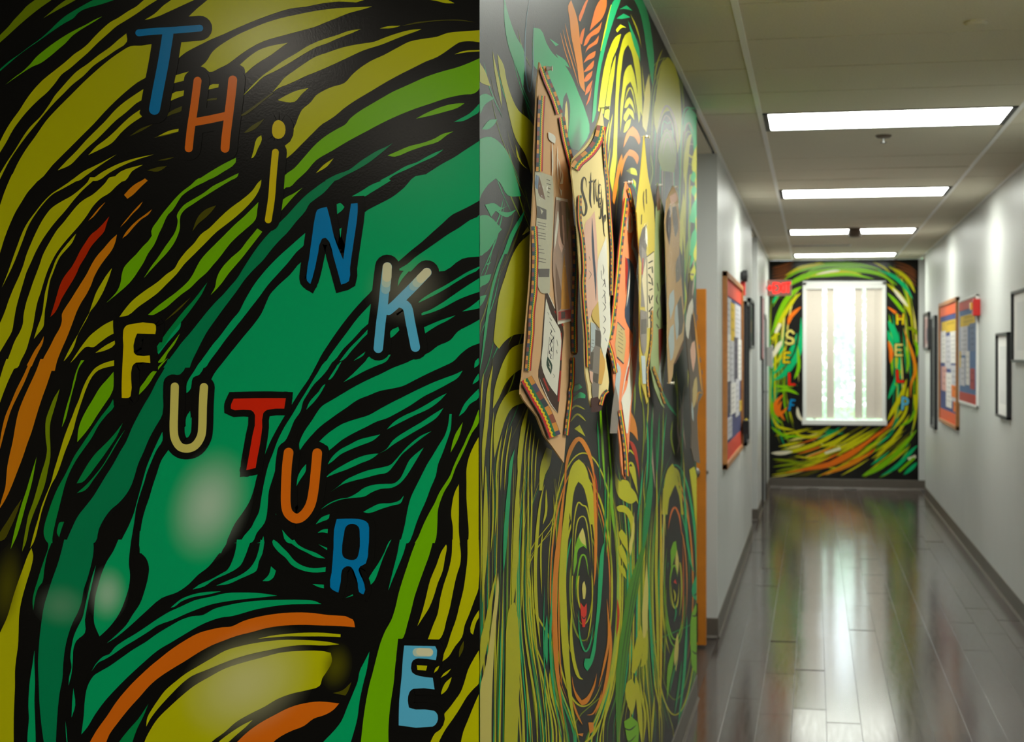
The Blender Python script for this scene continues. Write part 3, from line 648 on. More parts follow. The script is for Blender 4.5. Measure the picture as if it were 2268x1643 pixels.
FRONT_LETTERS = """
@0 0
&T B 20
S 62 1265,300 1400,287 1600,275 1820,257
S 100 1530,310 1490,560 1440,820 1408,995
@350 0
&H O 18
S 72 362,735 330,980 300,1180 282,1350
S 80 682,728 670,850 645,1050 620,1250 612,1350
S 72 330,1112 480,1085 640,1050
&i Y2 18
P 1040,1170 1060,1110 1100,1093 1145,1120 1162,1180 1145,1240 1095,1265 1050,1240
S 62 1070,1385 1050,1600 1035,1800 1005,2000
@700 400
&N B 16
P 15,265 100,240 130,350 165,510 210,630 250,720 275,520 300,340 320,210 380,205 380,290 360,450 330,650 310,800 300,915 230,945 200,830 160,690 125,560 90,520 55,530 20,660 -5,780 -30,880 -50,940 -80,910 -85,870 -60,700 -30,480 -5,320
&K C 17
S 85 650,785 630,950 610,1150 590,1300 568,1525
S 85 1010,835 900,950 800,1050 720,1130 660,1180
S 85 760,1110 830,1150 860,1290 905,1515
@0 400
&F Y2 18
P 1150,1320 1200,1305 1400,1300 1420,1320 1415,1395 1250,1390 1230,1440 1220,1560 1250,1590 1365,1590 1370,1660 1240,1655 1205,1690 1195,1800 1190,1960 1170,1975 1110,1975 1110,1830 1115,1700 1125,1500 1125,1360
@350 800
&U P 15
S 75 155,230 150,400 145,600 155,700 200,775 270,793 340,765 390,690 405,600 410,400 420,235
&T R2 15
P 690,340 900,335 1165,335 1150,430 1000,440 960,470 950,600 930,750 905,880 890,970 805,990 830,850 860,680 885,490 850,445 700,445 665,430 665,400
&U O 15
S 88 1190,830 1175,950 1165,1150 1165,1300 1190,1385 1260,1430 1330,1395 1390,1300 1420,1150 1440,950 1450,835
@700 1200 3.7088
&R B 14
P 172,-188 300,-192 390,-180 430,-150 437,-80 430,60 410,175 365,200 350,230 380,300 405,390 390,430 355,410 345,340 320,260 290,205 250,200 215,230 205,320 185,415 150,400 118,370 130,250 145,50 150,-100
H 250,-130 300,-150 350,-125 360,-60 355,80 330,140 270,145 225,120 215,70 230,-60
&E C 15
P 725,850 980,855 995,890 985,970 840,955 800,970 785,1000 790,1070 850,1100 960,1115 975,1210 800,1205 770,1230 755,1300 765,1360 820,1375 970,1385 1000,1420 995,1480 960,1515 680,1505 685,1300 705,1100 715,950
"""
SIDE = """
@1060 0 2.934
T 165,-20 200,120 250,250 290,320 290,560 240,430 190,290 165,120
T 355,180 400,190 440,280 480,345 545,405 600,490 650,610 690,710 720,860 650,980 600,960 480,700 430,500 360,430 350,300
T 460,250 520,290 500,300
T 500,350 560,390 590,440 540,410
Y 120,350 160,420 180,520 210,620 260,720 330,780 370,850 340,1130 300,1000 240,900 200,760 170,620 140,500
Y 0,400 40,460 75,560 20,540 0,520
Y 90,330 110,420 140,560 150,700 120,560 100,440
Y 240,940 280,1060 320,1100 290,1080 250,1020
T 0,900 80,890 140,930 190,1000 240,1150 275,1275 190,1270 140,1190 110,1160 60,1200 0,1290
T 0,620 50,610 100,640 40,680 10,740
T 20,840 70,780 120,775 100,810 60,840
T 40,1330 100,1320 150,1350 200,1330 130,1370 190,1380 245,1360 190,1410 150,1400 110,1370 80,1410
T 0,1400 60,1400 150,1490 90,1560 20,1660 0,1660
T 300,1365 250,1440 200,1530 160,1650 185,1650 230,1530 280,1430
Y 320,1470 280,1530 330,1500
S C2 9 330,0 310,120 300,300 305,480 330,600 350,480 355,300 360,150
K 550,640 570,600 592,680 588,800 575,900 550,900
P 563,680 571,655 578,720 575,880 566,900
A 600,0 640,120 660,280 680,450 690,600 660,560 640,440 620,330 600,230 590,120 580,40
S A 7 545,190 570,290 610,420 650,560
S A 6 530,210 560,330 600,450
S A 6 560,150 590,280 640,460
O 720,200 740,120 760,50 790,0 830,-20 830,40 800,120 760,160 730,190
O 650,130 670,60 700,0 720,-20 700,30 680,90 660,140
O 660,280 670,200 690,180 680,240 670,290
O 680,300 700,240 740,200 780,170 800,140 780,210 730,240 700,290
O 690,350 710,300 750,270 780,230 770,280 740,300 700,330
O 680,410 710,360 760,330 750,370 710,390
O 680,470 710,430 750,390 740,440 710,460
O 680,530 700,490 740,460 730,500 700,530
O 690,620 700,570 740,520 720,590
O 695,690 710,640 735,560 720,650
V 790,330 810,230 840,100 860,30 870,40 850,160 820,280 800,335
T 735,800 750,600 770,440 800,300 830,180 850,80 880,0 930,-20 900,60 860,180 820,320 790,460 770,620 750,780
V 775,720 795,560 820,420 850,320 890,240 925,220 900,310 870,380 850,480 830,600 810,740
V 815,760 835,600 850,500 870,420 890,360 880,480 860,620 845,780
Y 870,1000 880,800 890,600 900,440 920,320 950,230 980,205 1010,240 1030,330 1050,450 1060,600 1065,760 1040,700 1030,560 1010,420 990,330 970,290 945,330 930,420 915,560 905,700 900,900 895,1050 870,1250 850,1150
Y 920,700 935,560 948,470 970,430 990,420 1010,480 1030,600 1050,760 1040,800 1025,680 1005,580 985,530 960,560 945,640 930,760 920,860
S Y 9 950,660 965,600 985,570 1005,620 1025,740
Y 945,700 960,650 980,630 1000,660 1015,740 1000,700 980,670 960,700
Y 940,770 970,700 1000,720 1010,780 980,740 955,790
Y 940,860 960,790 990,770 980,820 950,860
S Y 10 840,1000 850,860 870,740
S V 8 820,1000 830,880 850,780
S Y 7 830,1240 840,1100 855,960
A 940,960 950,900 970,850 1000,820 1030,850 1050,920 1040,940 1010,890 980,880 960,920
A 925,1080 950,1010 980,970 1010,980 1040,1020 1030,1070 1000,1020 970,1010 950,1050 925,1150
A 870,1300 890,1150 910,1050 930,1000 935,1050 910,1150 895,1260 880,1330
V 960,1110 990,1090 1020,1100 1030,1140 990,1130
V 1000,1160 1020,1180 1020,1220 1010,1200
S T 9 930,1300 945,1220 980,1180 1010,1210 1030,1270
T 1000,-20 1040,60 1070,180 1090,320 1110,450 1130,560 1140,400 1120,200 1090,60 1060,-20
T 915,60 960,35 1000,70 950,58
T 895,120 940,88 985,112 935,122
V 890,195 920,158 960,180 930,180 900,210
T 970,130 1000,200 1040,300 1050,400 1010,300
Y 985,90 1030,180 1060,320 1040,240
Y 1060,420 1075,560 1085,700 1075,640
P 1065,820 1070,700 1085,560 1105,480 1115,600 1105,760 1090,860
Y 1140,800 1150,640 1170,500 1200,400 1230,370 1270,420 1300,520 1312,640 1312,900 1290,1000 1270,800 1240,720 1210,730 1180,800 1160,880
S Y 9 1140,520 1160,410 1195,320
S Y 8 1150,560 1175,450 1210,370
S Q 12 1155,900 1180,770 1215,690 1250,720 1285,830 1300,960
S Q 7 1170,900 1195,790 1220,750 1255,800 1280,920
M 1165,1020 1190,880 1220,830 1260,880 1285,1000 1270,1120 1190,1110
S Q 6 1180,1000 1200,900 1225,860 1255,920 1270,1010
S Q 6 1195,1010 1215,920 1235,910 1255,1000
T 1330,860 1340,740 1370,700 1410,740 1425,800 1422,960 1400,1100 1390,900 1360,800
S Q 8 1325,980 1345,830 1370,800 1395,860
Y 1330,1100 1345,950 1365,880 1385,870 1370,960 1360,1080 1340,1200
Y 1385,1100 1400,980 1420,940 1422,1060 1400,1130
T 1375,1160 1395,1110 1410,1130 1400,1190
T 1380,1240 1400,1200 1415,1230 1400,1280
T 1368,1440 1390,1330 1422,1280 1424,1380 1400,1450
T 1370,1660 1385,1520 1410,1480 1422,1600 1400,1660
Y 1300,1560 1310,1400 1330,1250 1340,1330 1330,1480 1320,1660
@1060 520 2.934
T 0,-5 130,-20 90,60 50,110 0,130
T 45,190 80,175 60,200
T 0,270 80,255 60,310 0,340
T 0,400 50,390 20,450 0,470
S T 17 205,-10 170,100 130,200 90,340 60,500 40,650 20,800 0,900
Y 335,-10 260,60 210,150 170,270 130,400 110,540 95,680 150,600 190,500 250,420 330,380
Y 320,395 240,400 180,470 150,560 110,640 95,690 130,740 170,690 230,650 320,640
Y 310,700 220,730 170,800 130,900 100,1010 90,1130 130,1060 170,970 230,900 300,850
Y 300,1000 200,1020 150,1080 110,1180 95,1300 100,1450 140,1300 180,1180 220,1120 300,1090
S Y 26 25,1660 30,1400 50,1200 65,1000 90,850
S Y 10 75,1660 80,1400 95,1150
S Y 9 10,1200 20,1000 30,900
S Y 12 110,1660 120,1480 150,1300
S Y 9 140,1660 150,1450 190,1220
S Y 9 165,1660 180,1450 215,1240
T 232,1390 218,1500 205,1660 188,1660 200,1480
S Y 30 262,1660 265,1450 290,1250 320,1120
S Y 8 300,1660 300,1400 330,1200
S Y 8 320,1660 325,1420 345,1220
S Y 8 342,1660 345,1450 365,1260
S Y 8 362,1660 370,1450 390,1320
Y 440,1380 475,1400 460,1500 430,1560 412,1660 392,1660 400,1500
T 605,985 650,965 672,990 610,1035
T 588,1110 610,1060 660,1020 692,1040 690,1062 640,1062
S Y 12 590,1150 630,1110 690,1135
S Y 13 595,1215 640,1165 695,1210
Y 620,1260 655,1235 692,1310 650,1280
S A 28 555,1660 568,1500 600,1385 650,1325 700,1385 735,1490 762,1660
Y 575,1660 590,1540 620,1480 650,1458 690,1500 718,1600 726,1660
S L 15 785,1050 800,1300 820,1660
S L 10 825,1080 850,1400 870,1660
S G 8 770,1200 780,1400 790,1660
S M 8 850,1150 880,1500 890,1660
A 990,1150 1020,1220 1035,1340 1000,1290 975,1275
R 975,1330 1010,1360 1035,1460 1045,1600 1025,1480
S Y 12 950,1440 980,1400 1010,1430
S Y 14 960,1530 985,1480 1010,1520 1030,1660
Y 900,1640 930,1590 970,1600 990,1660
S T 11 1090,1180 1100,1400 1085,1660
S G 14 1130,1100 1120,1400 1110,1660
S M 9 1060,1050 1075,1250 1060,1500
S G 10 1175,1150 1165,1400 1150,1660
S M 10 1200,1100 1195,1400 1180,1660
S N 16 1190,1010 1230,1100 1290,1180
S T 7 1220,1150 1200,1350 1195,1500
S G 8 1330,1200 1320,1400 1310,1660
S M 8 1260,900 1290,1050 1300,1300
Y 1200,1660 1225,1530 1260,1485 1290,1560 1305,1660
T 1370,220 1385,100 1400,0 1422,20 1405,140
Y 1372,260 1400,195 1410,240 1385,300
Y 1395,120 1422,30 1424,130 1405,180
M 1340,300 1345,100 1365,10 1360,160
@1060 1040 2.7248
Y 534,112 676,112 705,200 695,330 560,330 538,200
K 558,640 558,350 564,200 580,110 600,72 625,95 650,170 670,300 683,500 682,640
Y 1112,112 1214,112 1238,270 1105,270
K 1138,560 1140,250 1160,130 1185,85 1206,140 1222,280 1226,560
S Y 30 40,-20 40,300 35,500 20,800
S Y 9 10,0 15,400 10,750
S Y 10 82,0 85,300 70,500
S Y 9 108,0 107,220 95,400
S T 25 190,-20 175,200 160,400 148,620
S T 9 135,900 125,1300 115,1660
S Y 34 238,-20 228,300 215,600 200,850
S Y 12 270,0 270,300 262,600 255,850
S Y 9 295,0 297,300 290,700
S Y 9 318,0 318,250 308,600
Y 0,1070 40,900 70,750 110,590 80,800 60,1000 30,1150 0,1260
P 0,1340 40,1180 80,900 115,620 120,720 100,950 85,1200 76,1450 75,1670 0,1670
Y 152,1670 160,1200 170,900 190,820 215,800 235,900 246,1100 240,1400 230,1670
S Y 7 95,1660 105,1200 128,800
S Y 20 395,90 370,200 350,400 340,600 345,800 358,950 370,1070
S Y 14 405,120 405,250 385,330
S Y 10 385,380 373,500 378,750
S Y 13 265,750 275,950 300,1150 338,1380 350,1520 350,1660
S Y 10 290,620 302,870 330,1120 357,1280
S Y 11 318,560 327,820 347,1070 366,1200
S Y 8 270,1100 290,1350 310,1660
S T 14 442,540 440,800 430,1000 437,1200 462,1400 505,1660
S T 20 410,880 405,1050 410,1180
S T 7 395,700 390,1000 398,1300 400,1660
S Y 6 450,150 455,300 440,450
S A 30 528,20 505,200 485,400 465,600 456,800 460,1000 470,1200 490,1370 515,1540
S A 9 493,480 482,800 487,1100 502,1320
S Y 42 610,-10 552,60 532,250 515,450 505,650 510,850 520,1050 537,1250 562,1450 600,1620
S Y 24 590,-5 650,50 678,150 692,300 700,440
S A 18 655,-20 692,80 702,250 706,400 702,600 694,700
S R 6 690,0 712,100 716,320
S Y 8 560,640 565,430 578,280 598,200 625,215 650,230 670,320 682,430 690,580
S Y 7 575,560 582,400 600,300 640,290 662,400 672,560
S Y 20 562,800 556,1000 572,1150 600,1245 628,1265
L 570,640 575,500 590,430 610,380 628,355 640,400 652,480 630,460 600,480 590,560
P 605,400 626,350 640,400 645,460 620,440
S L 10 588,720 600,600 618,520 645,530 662,640
S Y 7 680,600 684,800 670,950 650,1040
P 625,690 636,672 646,720 640,780 628,780
R2 612,800 622,815 635,830 650,805 650,860 640,950 625,950 615,870
S K 7 618,880 634,900 648,878
S T 10 600,850 608,1000 640,1095 672,1050 690,930
T 715,800 725,600 745,460 757,440 747,650 732,850 712,1000 702,1100 682,1170 655,1215 635,1185 640,1140 670,1140 690,1050 705,920
S A 14 772,780 785,1000 762,1150 722,1310
S A 19 790,900 796,1050 782,1200 752,1350 700,1480
S Y 8 805,1100 795,1300 760,1480 720,1660
A 560,1240 580,1330 620,1392 650,1372 690,1302 712,1225 702,1300 680,1360 650,1412 620,1422 588,1380 565,1300
S A 12 565,1390 590,1470 625,1540
S A 9 650,1480 690,1470 725,1400 742,1330
A 660,1525 692,1525 690,1575 668,1595
A 590,1595 630,1590 625,1610
S Y 14 620,1660 690,1600 740,1500
S L 16 800,-20 800,150 810,300 828,430
S L 9 780,-20 778,300 770,520
S G 9 762,0 762,300 755,500
S M 8 790,100 792,350 800,650
S M 8 815,300 830,500 835,700
S R 14 835,780 842,880 830,1010
S L2 62 1025,330 985,500 945,650 915,800 893,950 872,1100 850,1300 842,1500 835,1670
S K 4 1000,480 950,700 915,900 880,1150 850,1500
S K 4 1015,470 965,700 930,900 895,1150 868,1400 860,1600
S K 4 985,480 935,700 900,900 862,1150 835,1500
S G 36 1045,-20 1030,150 1010,330 990,480
S T 9 990,-10 975,150 955,320
S T 14 1028,430 1025,700 1035,900 1048,1150 1060,1330
Y 822,15 850,70 880,80 920,110 950,150 962,210 950,185 920,205 880,190 850,170 830,130
Y 900,-20 930,60 960,150 950,60 930,-20
Y 830,225 860,213 900,230 932,285 935,420 915,480 918,370 905,300 880,260 840,250
Y 845,380 862,360 890,400 900,500 882,470 858,430
Y 838,470 860,450 890,520 897,610 880,570 852,520
Y 840,560 880,600 890,660 858,620
P 905,480 922,380 938,250 932,420 915,520
S Y 17 1072,0 1075,300 1070,600 1078,900 1083,1200 1092,1660
S Y2 15 1097,150 1100,500 1100,1000 1096,1500
S P 9 1120,100 1115,400 1112,700
S Y 16 1128,400 1120,150 1150,20 1190,0 1215,80 1232,300
S Y 10 1150,170 1185,85 1210,160
S O 11 1142,360 1160,265 1185,228 1212,290 1222,390
S O 5 1230,420 1235,700 1225,1000
S M 10 1130,700 1125,1000 1115,1300
L 1160,600 1172,440 1190,430 1203,560 1185,520
P 1185,560 1195,480 1207,560 1198,640
S L 9 1150,700 1165,600 1185,580 1200,650
S Y 9 1175,720 1185,760 1180,800
R2 1175,680 1185,660 1195,690
S T 7 1180,800 1190,860 1178,920
L 1140,1190 1160,1120 1180,1060 1175,1160 1150,1300 1135,1400
P 1178,1150 1185,1050 1200,980 1206,1080 1190,1220
S T 16 1255,880 1248,1100 1232,1300 1205,1520
S G 10 1150,1350 1170,1250 1195,1150
S G 12 1180,1480 1205,1320 1225,1150
P 990,1020 985,860 998,700 1012,560 1022,700 1018,880 1005,1010
Y 930,1120 955,1010 978,940 995,1050 972,1160 940,1230 920,1220
Y 975,1190 995,1060 1015,960 1020,1050 1000,1180
S Y 14 970,1250 985,1380 1005,1500 990,1660
S Y 30 945,1240 965,1400 985,1660
Y 890,1290 925,1260 948,1320 942,1420 925,1480 900,1430
L 875,1520 920,1490 960,1530 960,1660 900,1660
S K 9 870,1555 910,1570 950,1540
S K 7 880,1620 910,1640 950,1600
S Y 12 1000,1340 1020,1480 1030,1660
S Y 12 1060,1360 1050,1500 1040,1660
S T 14 1220,-20 1245,200 1255,400 1280,560 1300,620
Y 1270,0 1290,150 1310,340 1322,420 1322,60 1300,-20
L 1275,1000 1285,870 1310,810 1324,850 1324,1230 1295,1210 1280,1100
T 1285,720 1310,640 1324,650 1324,790 1300,780
S K 10 1285,880 1310,880 1324,830
S K 10 1285,1090 1310,1110 1324,1080
S K 8 1300,760 1324,740
"""
END = """
@1500 560 2.9336
S B3 12 612,180 680,166 760,136
S B3 14 612,160 680,146 760,116
S B3 14 612,140 680,126 760,96
S B3 14 612,122 680,108 760,78
S B3 12 612,105 680,91 760,61
S B3 9 612,95 680,81 760,51
S B3 12 1558,220 1500,175 1400,145
S B3 14 1558,195 1500,150 1400,120
S B3 14 1558,170 1500,125 1400,95
S B3 14 1558,150 1500,105 1400,75
S B3 12 1558,130 1500,85 1400,55
S L 30 690,180 780,120 900,85 1050,75 1200,80 1330,110
S Y 22 700,150 790,100 880,80 960,70
S L 34 620,350 680,250 770,180 900,130 1060,110 1220,115 1340,150 1430,210
S Y 20 830,170 950,130 1090,125 1200,140
S L 20 840,160 980,145 1130,140 1280,170
S W 14 900,140 1000,120 1060,115
S T 26 1300,110 1400,150 1480,220 1530,300
S T 20 620,330 640,290 700,230
S T 14 1360,130 1450,190 1520,270
S Y 24 1370,90 1450,130 1510,190 1545,260
S L 34 610,540 650,430 700,320 760,250 810,220
S Y 26 615,600 650,490 700,390 760,300 805,260
S Y 26 1360,200 1430,260 1490,340 1520,420
S W 22 1400,230 1450,290 1500,350
S L 22 1365,260 1430,330 1480,400
S M 20 1480,480 1540,500 1560,540
S L 18 1540,560 1560,620 1555,680
S O 26 720,470 740,410 805,350
S O 18 1365,350 1430,400 1480,470 
S T 40 620,830 690,790 760,700 800,600 805,420
S T 30 610,800 680,730 740,640 780,520
S W 30 610,690 650,620 680,570
S W 22 640,520 670,460
S Y 20 610,740 670,680 710,600
S Y 16 610,560 660,520
S T 40 1370,440 1410,520 1440,640
S T 30 1365,500 1390,580 1410,650
S A 20 1470,490 1510,600 1540,700 1545,780 1520,850 1515,940
S L 18 1480,600 1500,700 1490,780
S O 26 1370,570 1390,640 1385,720
S T 30 1440,700 1430,800 1400,880 1370,950
S L 16 1450,760 1420,860
S Y 30 1490,820 1460,920 1410,1010 1365,1090
S Y 22 1500,870 1480,980 1420,1080
S L 22 780,600 790,740 760,820
S L 18 620,860 700,870 780,860
S O 30 690,920 640,980 660,1050 720,1000
S O 20 680,960 660,1020 700,1090
S L 20 620,940 620,1040 680,1110
S Y 18 615,1060 660,1130 760,1150
S W 22 780,1000 790,1060 830,1100
S L 20 640,900 720,890 790,920
S Y 18 760,1150 800,1190 900,1190 980,1140
S Y 16 840,1160 930,1160 1000,1120
S L 20 610,1130 680,1180 740,1190
S L 16 690,1210 750,1190 810,1200
S T 14 900,1210 1000,1170 1060,1130
S Y 26 620,1300 740,1290 880,1250 1000,1190 1100,1130
S W 24 610,1300 680,1300 750,1290
S Y 24 760,1320 880,1330 1000,1290 1100,1250 1200,1190 1290,1140
S W 16 960,1300 1060,1270
S Y 24 920,1260 1020,1230 1120,1170
S M 16 620,1390 760,1370 900,1360
S M 14 620,1340 720,1350 840,1370
S M 14 640,1420 740,1400 850,1390
S Y 22 1050,1300 1180,1230 1290,1160
S O 34 700,1430 860,1400 1000,1370 1120,1310 1220,1240 1310,1180
S O 22 1180,1260 1300,1180 1380,1120 1410,1060
S R2 18 1110,1360 1220,1320 1290,1270
S A 26 930,1445 1060,1400 1170,1350 1270,1290
S Y 22 1280,1350 1360,1260 1440,1160 1510,1050
S Y 20 1400,1150 1470,1060 1500,980
S L 24 1280,1400 1400,1320 1490,1230 1555,1150
S L 18 1440,1130 1520,1080 1550,1000
S L 34 1200,1450 1300,1400 1400,1340
S T 26 1320,1450 1420,1390 1510,1300 1560,1250
S T 26 1470,1440 1520,1400 1560,1360
S W 18 1500,1340 1550,1320
S L 18 1440,1420 1540,1330
S Y 16 1540,920 1550,1020
"""
END_LETTERS = """
@1500 560 2.9336
&H Y2 2
S 13 1428,400 1430,460
S 13 1470,400 1465,460
S 12 1430,430 1468,430
&E P 2
S 13 1420,600 1418,665
S 12 1420,597 1460,597
S 11 1420,630 1455,630
S 12 1418,665 1460,665
&L R2 2
S 15 1428,765 1432,835
S 14 1432,835 1470,835
&P C 2
S 14 1465,940 1462,1015
S 12 1465,940 1495,950 1495,978 1465,982
&S P 2
S 14 755,520 735,505 715,520 715,545 750,560 750,585 720,590 705,580
&E Y2 2
S 13 697,650 692,710
S 12 697,648 730,648
S 11 695,680 725,680
S 12 692,710 728,710
&L R2 2
S 15 728,785 728,855
S 14 728,855 762,855
&F B 2
S 14 740,955 728,1020
S 12 740,955 762,958
S 11 732,985 755,988
"""
